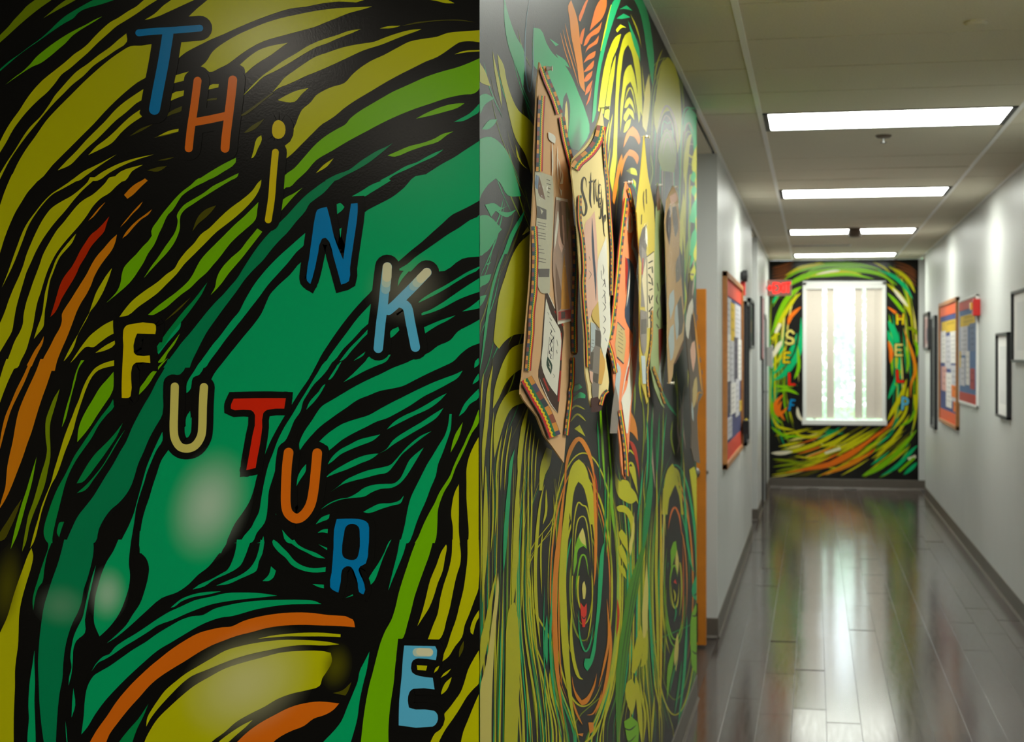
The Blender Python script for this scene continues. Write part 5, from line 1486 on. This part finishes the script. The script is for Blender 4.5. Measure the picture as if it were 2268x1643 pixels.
# ---------------------------------------------------------------- outside the window: trees
def leaf_mat(name, rgb):
    m, n, l, b = new_mat(name)
    b.inputs['Base Color'].default_value = lin(rgb) + (1,); b.inputs['Roughness'].default_value = .5
    tr = n.new('ShaderNodeBsdfTranslucent'); tr.inputs[0].default_value = lin(rgb) + (1,)
    mx = n.new('ShaderNodeMixShader'); mx.inputs[0].default_value = .5
    o = [x for x in n if x.type == 'OUTPUT_MATERIAL'][0]
    l.new(b.outputs[0], mx.inputs[1]); l.new(tr.outputs[0], mx.inputs[2]); l.new(mx.outputs[0], o.inputs[0]); return m
M['leaf'] = leaf_mat('spring_leaves', (194, 220, 194)); M['bark'] = mat('tree_bark', (96, 82, 66), .9, .2, var=.2, scale=20)
def tree(x, y, h, rx, rz, zc, n, label):
    t = empty('tree', (x, y, 0), label=label, cat='tree')
    lathe('trunk', [(.16, 0), (.12, .6), (.09, zc), (.03, zc + rz * .7)], (x, y, 0), M['bark'], t, seg=10)
    vs, fs = [], []
    for i in range(n):
        while True:
            p = Vector((random.uniform(-1, 1), random.uniform(-1, 1), random.uniform(-1, 1)))
            if .15 < p.length < 1: break
        p *= 1 + .2 * math.sin(5 * p.x + 3 * p.z)
        c = Vector((x + p.x * rx, y + p.y * rx, max(.15, zc + p.z * rz))); s = random.uniform(.06, .11)
        a_ = Vector((random.gauss(0, 1), random.gauss(0, 1), random.gauss(0, 1))).normalized(); b_ = a_.orthogonal().normalized()
        k = len(vs); vs += [c - a_ * s, c + b_ * s * .4, c + a_ * s, c - b_ * s * .4]; fs.append((k, k + 1, k + 2, k + 3))
    o = mesh_obj('foliage', vs, fs, M['leaf'], t)
tree(-.1, YE + 6.5, 5, 1.5, 1.6, 1.2, 2600, 'light green leafy tree seen between the blind slats')
tree(1.5, YE + 10.6, 6, 1.7, 2.3, 2.1, 2600, 'second leafy tree farther behind the window')
g = box('ground_outside', (-12, YE + .16, -.4), (14, YE + 40, -.3), mat('lawn', (120, 150, 90), .9, .2, var=.2, scale=3), kind='structure')

# ---------------------------------------------------------------- ceiling lights
def ceiling_light(y0, label):
    t = empty('ceiling_light', ((TLX + TRX) / 2, y0 + PITCH / 2, ZC), label=label, cat='ceiling light', group='fluorescent ceiling panels')
    xa, xb, ya, yb = TLX + .012, TRX - .012, y0 + .004, y0 + PITCH - .004
    fr = .026
    boxes('frame', [((xa, ya, ZC - .004), (xa + fr, yb, ZC + .05)), ((xb - fr, ya, ZC - .004), (xb, yb, ZC + .05)), ((xa, ya, ZC - .004), (xb, ya + fr * .5, ZC + .05)), ((xa, yb - fr * .5, ZC - .004), (xb, yb, ZC + .05))], M['dark'], t, .001)
    box('diffuser', (xa + fr, ya + fr * .5, ZC), (xb - fr, yb - fr * .5, ZC + .012), M['lamp'], t)
    box('housing', (xa + fr, ya + fr * .5, ZC + .012), (xb - fr, yb - fr * .5, ZC + .09), M['white'], t)
for k, lb in ((0, 'added unseen fluorescent panel over the posters'), (6, 'nearest bright fluorescent panel in the corridor ceiling'), (12, 'second fluorescent panel down the corridor ceiling'), (18, 'third fluorescent panel, behind the hanging smoke detector'), (24, 'farthest fluorescent panel, by the end wall')):
    ceiling_light(Y0T + k * PITCH, lb)  # the panel over the posters is unseen, added to light the foreground
def added_lobby_light(xc, yc, label):  # unseen panels added overhead to brighten the front mural
    t = empty('ceiling_light', (xc, yc, ZC), label=label, cat='ceiling light', group='fluorescent ceiling panels')
    boxes('frame', [((xc - .6, yc - .3, ZC - .03), (xc - .57, yc + .3, ZC)), ((xc + .57, yc - .3, ZC - .03), (xc + .6, yc + .3, ZC)), ((xc - .6, yc - .3, ZC - .03), (xc + .6, yc - .28, ZC)), ((xc - .6, yc + .28, ZC - .03), (xc + .6, yc + .3, ZC))], M['white'], t, .001)
    box('diffuser', (xc - .57, yc - .28, ZC - .022), (xc + .57, yc + .28, ZC - .006), M['lamp'], t)
added_lobby_light(.35, .6, 'added unseen fluorescent panel in the lobby ceiling just ahead of the viewer')
added_lobby_light(.35, -1.2, 'added unseen fluorescent panel in the lobby ceiling just behind the viewer')
added_lobby_light(.35, -3.0, 'added unseen fluorescent panel in the lobby ceiling by the back wall')
def downlight(xc, yc, label):
    t = empty('downlight', (xc, yc, ZC), label=label, cat='downlight', group='round lobby downlights')
    lathe('trim_ring', [(.105, -.002), (.13, -.004), (.135, 0), (.105, .0)], (xc, yc, ZC), M['white'], t, seg=28)
    lathe('lens', [(.1, -.004), (.104, -.001)], (xc, yc, ZC), M['spot'], t, seg=28)
downlight(-2.02, -.45, 'round downlight at the left of the lobby ceiling, near the mural')
downlight(-2.02, -2.6, 'round downlight at the left rear of the lobby ceiling')

# sprinklers, smoke detector, air slot
p = atX(1957, 303, .35)
def on_ceiling(u, v, dz=0):
    d = ray(u, v); t = (ZC - dz - CAM_Z) / d.z; return Vector((d.x * t, d.y * t, ZC - dz))
for (u, v), lb in (((1957, 300), 'small round sprinkler head behind the nearest light panel'), ((2162, 49), 'round sprinkler cover in the ceiling before the nearest light panel')):
    p = on_ceiling(u, v); t = empty('sprinkler', p, label=lb, cat='sprinkler', group='sprinklers')
    lathe('escutcheon', [(.001, -.012), (.034, -.012), (.042, -.004), (.042, .002)], p, M['brown'] if v > 100 else M['ceil'], t)
    if v > 100: lathe('head', [(.006, -.014), (.006, -.034), (.016, -.036), (.016, -.04), (.002, -.044)], p, M['steel'], t)
p = on_ceiling(1893, 505); t = empty('smoke_detector', p, label='brown smoke detector hanging before the third light panel', cat='smoke detector')
lathe('mount', [(.05, -.02), (.06, 0)], p, M['brown'], t); lathe('body', [(.03, -.085), (.058, -.08), (.064, -.05), (.06, -.02)], p, M['brown'], t)
q = on_ceiling(1818, 543); t = empty('air_vent', q, label='narrow slotted air vent in the ceiling near the end wall', cat='vent')
boxes('frame', [((q.x - .32, q.y - .1, ZC - .006), (q.x + .32, q.y - .085, ZC)), ((q.x - .32, q.y + .085, ZC - .006), (q.x + .32, q.y + .1, ZC)), ((q.x - .32, q.y - .1, ZC - .006), (q.x - .3, q.y + .1, ZC)), ((q.x + .3, q.y - .1, ZC - .006), (q.x + .32, q.y + .1, ZC))], M['rail'], t)
for i in range(4): box('slat', (q.x - .3, q.y - .07 + i * .04, ZC - .005), (q.x + .3, q.y - .05 + i * .04, ZC - .001), M['brown'], t)

# ---------------------------------------------------------------- open oak door in the recess
dx1, dx0, dy0, dy1 = -.600, -1.51, 8.70, 8.745
door = box('door_1', (dx0, dy0, .012), (dx1, dy1, 2.022), M['oak'], None, .002, kind='structure', label='honey oak door standing open in the recess past the mural')
p = Vector((-.665, dy0, .985))
lathe('door_knob', [(.032, 0), (.032, -.006), (.012, -.012), (.012, -.035), (.026, -.045), (.03, -.06), (.022, -.07), (.002, -.072)], p, M['steel'], door, axis='Y', label='steel round door knob')
boxes('latch_plate', [((dx1, dy0 + .01, .93), (dx1 + .0015, dy1 - .01, 1.04)), ((dx1 + .001, dy0 + .016, .975), (dx1 + .012, dy1 - .016, .995))], M['steel'], door)
box('kick_holder', (-.70, dy0 - .012, .03), (-.645, dy0, .25), M['dark'], door, .002, label='dark door holder at the foot')

# ---------------------------------------------------------------- far door in the left wall
fy0, fy1 = 16.7, 17.7
fd = struct('door_2', [((XL - .02, fy0 + .05, 0), (XL + .006, fy1 - .05, 2.05))], M['door_grey'], .002, label='pale grey door at the far end of the left wall')
boxes('door_frame', [((XL - .02, fy0, 0), (XL + .022, fy0 + .05, 2.1)), ((XL - .02, fy1 - .05, 0), (XL + .022, fy1, 2.1)), ((XL - .02, fy0, 2.05), (XL + .022, fy1, 2.1))], M['dark'], fd, .002)
hp = Vector((XL + .006, fy0 + .12, 1.25 - .0))
lathe('lever_rose', [(.028, 0), (.028, .01), (.01, .014), (.01, .05)], hp, M['steel'], fd, axis='X')
box('lever', (XL + .045, fy0 + .11, 1.238), (XL + .06, fy0 + .24, 1.262), M['steel'], fd, .004)
box('notice_plate', (XL + .006, fy0 + .25, 1.1), (XL + .01, fy0 + .45, 1.22), M['red'], fd)

# ---------------------------------------------------------------- boards and frames on the walls
def wall_y(u, x): return atX(u, 786, x).y
def zz(v, u, x): return atX(u, v, x).z
class Side:
    def __init__(s, x, n): s.x = x; s.n = n
LS, RS = Side(XL, 1), Side(XR, -1)
def panel_paint(name, side, y0, y1, z0, z1, depth, shapes, parent):
    """flat print on a board: shapes in 0..1 board units (along wall, up)"""
    a = Art(lambda u, v, q: Vector((side.x + side.n * (depth + 2e-4 + q), y0 + (y1 - y0) * u, z0 + (z1 - z0) * v)))
    for pts, col in shapes: a.z += 1; a.face([Vector(p) for p in pts], col)
    return a.build(name, M['print'], parent)
def rect(x0, y0, x1, y1, rot=0):
    cx, cy = (x0 + x1) / 2, (y0 + y1) / 2; c, s_ = math.cos(rot), math.sin(rot)
    return [(cx + (x - cx) * c - (y - cy) * s_, cy + (x - cx) * s_ + (y - cy) * c) for x, y in ((x0, y0), (x1, y0), (x1, y1), (x0, y1))]
def bulletin(side, u0, u1, uz, v0, v1, label, frame_mat, ground, trim, papers, fd=.03, fw=.035, top_only=False):
    y0, y1 = sorted((wall_y(u0, side.x), wall_y(u1, side.x))); z1, z0 = zz(v0, uz, side.x), zz(v1, uz, side.x)
    t = empty('bulletin_board', (side.x, (y0 + y1) / 2, z0), label=label, cat='bulletin board')
    X = lambda d: side.x + side.n * d
    box('backing', (X(0), y0 + fw * .5, z0 + fw * .5), (X(.012), y1 - fw * .5, z1 - fw * .5), mat('board_ground', ground, .8, .2, var=.08), t)
    boxes('frame', [((X(0), y0, z0), (X(fd), y0 + fw, z1)), ((X(0), y1 - fw, z0), (X(fd), y1, z1)), ((X(0), y0, z0), (X(fd), y1, z0 + fw)), ((X(0), y0, z1 - fw), (X(fd), y1, z1))], frame_mat, t, .003)
    tm = mat('border_strip', trim, .6, .3)
    th = .085 * (z1 - z0)
    box('border_strip', (X(.012), y0 + fw, z1 - fw - th), (X(.015), y1 - fw, z1 - fw), tm, t)
    box('border_strip', (X(.012), y0 + fw, z0 + fw), (X(.015), y1 - fw, z0 + fw + th), tm, t)
    for i, (x0, y0_, x1, y1_, c, lines) in enumerate(papers):
        ya, yb = y0 + fw + (y1 - y0 - 2 * fw) * x0, y0 + fw + (y1 - y0 - 2 * fw) * x1
        za, zb = z0 + fw + th + (z1 - z0 - 2 * fw - 2 * th) * y0_, z0 + fw + th + (z1 - z0 - 2 * fw - 2 * th) * y1_
        pp = box('pinned_paper', (X(.012), ya, za), (X(.0135 + .0006 * i), yb, zb), mat('paper', c, .7, .3), t)
        if lines:
            sh = []
            for k in range(lines):
                v = .86 - k * (.78 / lines); sh.append((rect(.1, v - .24 / lines, .1 + random.uniform(.45, .8), v), tuple(x * .72 for x in lin(c)) if sum(c) > 300 else tuple(x * 1.5 for x in lin(c))))
            a = Art(lambda u, v, q: Vector((X(.0138 + .0006 * i + q), ya + (yb - ya) * u, za + (zb - za) * v)))
            for pts, col in sh: a.z += 1; a.face([Vector(p_) for p_ in pts], col)
            a.build('printed_lines', M['print'], pp)
    return t
random.seed(3)
WHT, LG, NV, OR_, DKG, YLW, PKP = (226, 222, 216), (196, 194, 198), (66, 72, 122), (226, 120, 40), (78, 74, 84), (212, 176, 40), (214, 160, 150)
bulletin(LS, 1600, 1638, 1600, 600, 1040, 'large oak-framed bulletin board with red border strips on the left wall', M['walnut'], (76, 78, 116), (212, 66, 38),
         [(.02, .74, .34, .99, LG, 5), (.3, .70, .6, .97, YLW, 3), (.56, .72, .97, .98, LG, 6), (.02, .42, .3, .74, WHT, 7), (.22, .40, .52, .70, LG, 6), (.5, .42, .78, .73, DKG, 4), (.74, .40, .99, .72, WHT, 7), (.03, .2, .3, .42, DKG, 3), (.28, .18, .6, .4, WHT, 5), (.58, .14, .82, .42, LG, 5), (.84, .16, .98, .24, YLW, 1), (.1, .03, .34, .17, LG, 3)])
bulletin(RS, 2085, 2125, 2125, 657, 953, 'orange-bordered bulletin board with blue ground on the right wall', M['walnut'], (74, 84, 134), (226, 92, 36),
         [(.08, .82, .92, .94, YLW, 1), (.1, .5, .4, .82, WHT, 6), (.36, .44, .7, .78, LG, 5), (.66, .5, .95, .84, WHT, 6), (.06, .12, .34, .48, LG, 5), (.3, .04, .62, .4, WHT, 6), (.62, .2, .9, .46, PKP, 3), (.06, .16, .3, .28, OR_, 1), (.04, .02, .2, .12, OR_, 1)])
bulletin(RS, 2128, 2168, 2168, 650, 904, 'blue bulletin board with dark red border nearest the fire alarm', M['white'], (96, 120, 158), (186, 56, 40),
         [(.1, .8, .95, .93, YLW, 2), (.5, .45, .95, .8, LG, 5), (.1, .5, .4, .82, (110, 124, 150), 4), (.4, .1, .6, .5, WHT, 5), (.66, .08, .95, .42, LG, 4), (.12, .06, .34, .3, (170, 70, 70), 2), (.9, .3, .97, .5, YLW, 1)], fd=.02, fw=.022)

def picture(side, u0, u1, uz, v0, v1, label, shapes, fd=.03, fw=.03, paper=(226, 226, 220), fm=None, name='picture_frame', cat='picture frame'):
    y0, y1 = sorted((wall_y(u0, side.x), wall_y(u1, side.x))); z1, z0 = zz(v0, uz, side.x), zz(v1, uz, side.x)
    t = empty(name, (side.x, (y0 + y1) / 2, z0), label=label, cat=cat)
    X = lambda d: side.x + side.n * d
    boxes('frame', [((X(0), y0, z0), (X(fd), y0 + fw, z1)), ((X(0), y1 - fw, z0), (X(fd), y1, z1)), ((X(0), y0, z0), (X(fd), y1, z0 + fw)), ((X(0), y0, z1 - fw), (X(fd), y1, z1))], fm or M['black_frame'], t, .003)
    box('mat_board', (X(0), y0 + fw, z0 + fw), (X(.012), y1 - fw, z1 - fw), mat('mat_board', paper, .5, .4), t)
    if shapes: panel_paint('print', side, y0 + fw, y1 - fw, z0 + fw, z1 - fw, .012, shapes, t)
    return t
picture(RS, 2214, 2240, 2240, 735, 930, 'tall black picture frame with white print on the right wall', [(rect(.16, .14, .84, .86), lin((220, 222, 220))), (rect(.26, .3, .74, .7), lin((224, 226, 224)))], fd=.03, fw=.018, paper=(236, 236, 232))
picture(RS, 2249, 2300, 2268, 640, 803, 'black picture frame cut by the right edge of the photo', [(rect(.16, .14, .84, .86), lin((226, 228, 226)))], fd=.03, fw=.018, paper=(236, 236, 232))
picture(RS, 2050, 2061, 2061, 690, 775, 'small dark framed picture beyond the boards on the right wall', [(rect(.1, .1, .9, .9), lin((150, 120, 116))), (rect(.2, .2, .6, .6), lin((90, 80, 90)))], paper=(160, 140, 136))
picture(RS, 2066, 2076, 2076, 698, 952, 'tall dark notice panel beside the small framed picture', [(rect(.1, .08, .9, .92), lin((72, 72, 70)))], paper=(80, 80, 78), name='notice_panel', cat='notice board')
picture(LS, 1646, 1652, 1648, 668, 985, 'tall narrow dark notice panel past the bulletin board', [(rect(.1, .08, .9, .92), lin((70, 76, 74)))], paper=(76, 80, 78), name='notice_panel', cat='notice board')
picture(LS, 1655, 1664, 1656, 660, 772, 'dark green framed picture at the end of the bulletin wall', [(rect(.12, .1, .88, .9), lin((54, 84, 62))), (rect(.3, .3, .7, .6), lin((150, 120, 60)))], paper=(40, 52, 44))
# fire alarm (right), alarm strobe (left)
y0 = wall_y(2170, XR)
t = empty('fire_alarm', (XR, y0, 1.95), label='red fire alarm box beside the blue bulletin board', cat='fire alarm')
box('body', (XR - .055, y0 - .06, 1.955), (XR, y0 + .06, 2.085), M['red'], t, .006)
box('lens', (XR - .075, y0 - .025, 2.0), (XR - .055, y0 + .025, 2.06), mat('amber_lens', (206, 150, 60), .2, .6), t, .004)
y0 = wall_y(1641, XL)
t = empty('alarm_strobe', (XL, y0, 2.1), label='red alarm strobe with black horn above the bulletin board', cat='fire alarm')
box('body', (XL, y0 - .05, zz(655, 1641, XL)), (XL + .035, y0 + .05, zz(623, 1641, XL)), M['red'], t, .006)
lathe('horn', [(.03, 0), (.045, .02), (.045, .05), (.01, .055)], (XL, y0 - .05, zz(612, 1641, XL)), M['dark'], t, axis='X')
# card holder and paper below the board
y0 = wall_y(1637, XL); zb = zz(945, 1637, XL)
t = empty('card_dispenser', (XL, y0, zb), label='small black and yellow card holder at the lower board edge', cat='card holder')
box('tray', (XL + .03, y0 - .08, zb - .05), (XL + .075, y0 + .08, zb + .05), M['dark'], t, .004)
box('card', (XL + .045, y0 - .05, zb - .02), (XL + .06, y0 + .05, zb + .06), mat('yellow_card', (214, 184, 40), .6, .3), t)
y0 = wall_y(1637, XL); zb = zz(1040, 1637, XL)
box('paper_strip', (XL, y0 - .05, zb), (XL + .002, y0 + .05, zb + .13), M['white'], None, label='white paper strip taped below the bulletin board', cat='paper')
# red notice on far left wall, white switch
y0 = wall_y(1686, XL); z0, z1 = zz(795, 1686, XL), zz(660, 1686, XL)
t = empty('red_notice', (XL, y0, z0), label='tall red notice sign on the far left wall', cat='sign')
box('panel', (XL, y0 - .3, z0), (XL + .02, y0 + .3, z1), M['red'], t, .003)
for q_ in (-.31, .3): box('edge_trim', (XL, y0 + q_, z0 - .01), (XL + .022, y0 + q_ + .01, z1 + .01), M['dark'], t)
y0 = wall_y(1695, XL)
t = empty('wall_phone', (XL, y0, 1.5), label='white wall phone near the exit sign', cat='phone')
box('body', (XL, y0 - .08, 1.52), (XL + .06, y0 + .08, 1.74), M['white'], t, .008); box('handset', (XL + .06, y0 - .07, 1.5), (XL + .085, y0 - .02, 1.76), M['white'], t, .008)

# ---------------------------------------------------------------- EXIT sign
ys = 18.2
pA, pB = atY(1699, 655, ys), atY(1753, 620, ys)
t = empty('exit_sign', ((pA.x + pB.x) / 2, ys, pA.z), label='red EXIT sign with left arrow projecting from the left wall', cat='exit sign')
box('arm', (XL, ys + .012, (pA.z + pB.z) / 2 - .02), (pA.x + .02, ys + .03, (pA.z + pB.z) / 2 + .02), M['white'], t)
box('panel', (pA.x, ys, pA.z), (pB.x, ys + .035, pB.z), emis('exit_panel', (214, 150, 142), .03), t, .004)
ex = Art(lambda u, v, q: Vector((pA.x + (pB.x - pA.x) * u, ys - 3e-4 - q, pA.z + (pB.z - pA.z) * v)))
W_ = (1, .08, .04)
def bar(x0, y0, x1, y1, wd):
    d = Vector((x1 - x0, (y1 - y0) * .6)); d.normalize(); n = Vector((d.y, -d.x / .6)) * wd / 2
    ex.z += 1; ex.face([Vector((x0, y0)) + n, Vector((x1, y1)) + n, Vector((x1, y1)) - n, Vector((x0, y0)) - n], W_)
T_ = .055
for s in [(.26, .2, .26, .82), (.24, .8, .42, .8), (.24, .5, .39, .5), (.24, .2, .42, .2), (.47, .2, .66, .82), (.66, .2, .47, .82), (.72, .2, .72, .82), (.76, .8, .96, .8), (.86, .2, .86, .82)]:
    bar(*s, T_)
ex.z += 1; ex.face([Vector(p_) for p_ in ((.03, .5), (.13, .72), (.13, .58), (.2, .58), (.2, .42), (.13, .42), (.13, .28))], W_)
o = ex.build('exit_lettering', emis('exit_letters', (255, 16, 6), 1.6), t, label='letters EXIT and arrow')

# ---------------------------------------------------------------- collage posters hung on the side wall
PLAB = {1: ('tan cardboard collage poster with woven trim, nearest the mural corner', 'tan'), 2: ('cream collage poster with the word Struggle in dark letters', 'cream'), 3: ('coral collage poster with white script and a long woven tail', 'coral'),
        4: ('yellow collage poster behind the coral one, with a printed word block', 'yellow'), 5: ('sage green collage poster hanging between yellow and tan ones', 'sage'), 6: ('glossy tan collage poster in a plastic sleeve', 'tan2'), 7: ('dark grey collage poster with orange trim at the end of the mural', 'gray')}
chunks = []
for ln in POSTERS.strip().split('\n'):
    if ln[0] == '#': chunks.append([ln[1:].split(), []])
    else: chunks[-1][1].append(ln)
PIN = {1: [(1203, 152), (1265, 366)], 2: [(1333, 239)], 3: [(1386, 404)], 4: [(1425, 303)], 5: [(1455, 410)], 6: [(1490, 414), (1481, 848)], 7: [(1526, 608)]}
clear = mat('clear_pin', (230, 226, 214), .15, .8)
for (num, colr, off), lines in chunks:
    num = int(num); off = float(off)
    body = [tuple(map(float, q.split(','))) for q in lines[0].split()[1:]]
    us = [b[0] for b in body]; uc = (min(us) + max(us)) / 2; hw = (max(us) - min(us)) / 2
    vtop = min(b[1] for b in body); vbot = max(b[1] for b in body)
    zt_, zb_ = atX(uc, vtop, XL).z, atX(uc, vbot, XL).z
    kk = .2 * off / (zt_ - zb_)
    def pp(u, v, q, off=off, kk=kk, zb_=zb_):
        # the sheet leans: its foot stands off the wall, its pinned top is closer
        d = ray(u, v); c = XL + off + kk * zb_
        t_ = (c - kk * CAM_Z) / (d.x + kk * d.z)
        return Vector((d.x * t_ + q, d.y * t_, CAM_Z + d.z * t_))
    c0 = atX(uc, vbot, XL)
    t = empty('collage_poster', (XL, c0.y, c0.z), label=PLAB[num][0], cat='poster', group='collage posters along the mural wall')
    # cardboard body : front and back skins plus the cut edge
    B = smooth_closed(body, 2); n = len(B)
    V = [pp(b[0], b[1], .003) for b in B] + [pp(b[0], b[1], 0) for b in B]
    Fc = [tuple(range(n)), tuple(range(2 * n - 1, n - 1, -1))] + [(i, n + i, n + (i + 1) % n, (i + 1) % n) for i in range(n)]
    cm = mat('cardboard_' + colr, (0, 0, 0), .75, .1); cm.node_tree.nodes['Principled BSDF'].inputs['Base Color'].default_value = PAL[colr] + (1,)
    mesh_obj('cardboard', V, Fc, cm, t)
    # clippings, lettering, photographs and woven trim
    groups = {'woven_trim': [], 'clippings': []}; at_ = '@0 0 1'
    nf = 0
    A1 = Art(lambda u, v, q: pp(u, v, .0036 + q)); A2 = Art(lambda u, v, q: pp(u, v, .0036 + q)); A1.step = A2.step = 3e-5; A2.z = 90
    for ln in lines[1:]:
        if ln[0] == '@': at_ = ln; continue
        if ln.startswith('KT'): draw(A2, at_ + '\n' + ln)
        elif ln.startswith('S ') and num < 5: draw(A1, at_ + '\n' + ln)
        else:
            A3 = Art(lambda u, v, q: pp(u, v, .0036 + q)); A3.step = 3e-5; A3.z = A1.z
            draw(A3, at_ + '\n' + ln); A1.z = A3.z; A3.build('paper_strip' if ln.startswith('S ') else 'paper_clipping', M['print'], t)
    if A1.f: A1.build('lettering', M['print'], t, kind='stuff')
    if A2.f: A2.build('woven_trim', M['print'], t, label='striped red, yellow and green woven trim')
    for (u, v) in PIN[num]:
        p = pp(u, v, .006)
        lathe('push_pin', [(.0015, -.012), (.0015, .001), (.006, .002), (.004, .006), (.0035, .01), (.006, .013), (.001, .014)], p, clear, t, axis='X', seg=10)
    def sleeve(pts, k=.008):
        S_ = smooth_closed(pts, 2); V2 = [pp(x, y, k) for x, y in S_]
        mesh_obj('plastic_sleeve', V2, [tuple(range(len(V2)))], M['clear'], t, label='clear glossy plastic sleeve')
    if num == 1: sleeve([(1179, 378), (1220, 390), (1222, 500), (1216, 580), (1213, 648), (1188, 648), (1184, 560)]); sleeve([(1226, 440), (1253, 445), (1260, 620), (1260, 708), (1228, 716), (1220, 600)])
    if num == 4: sleeve([(1416, 500), (1430, 490), (1430, 760), (1428, 850), (1420, 848), (1416, 720)])
    if num == 6: sleeve([(1475, 450), (1500, 450), (1502, 563), (1510, 680), (1508, 750), (1488, 800), (1478, 760), (1476, 600)])
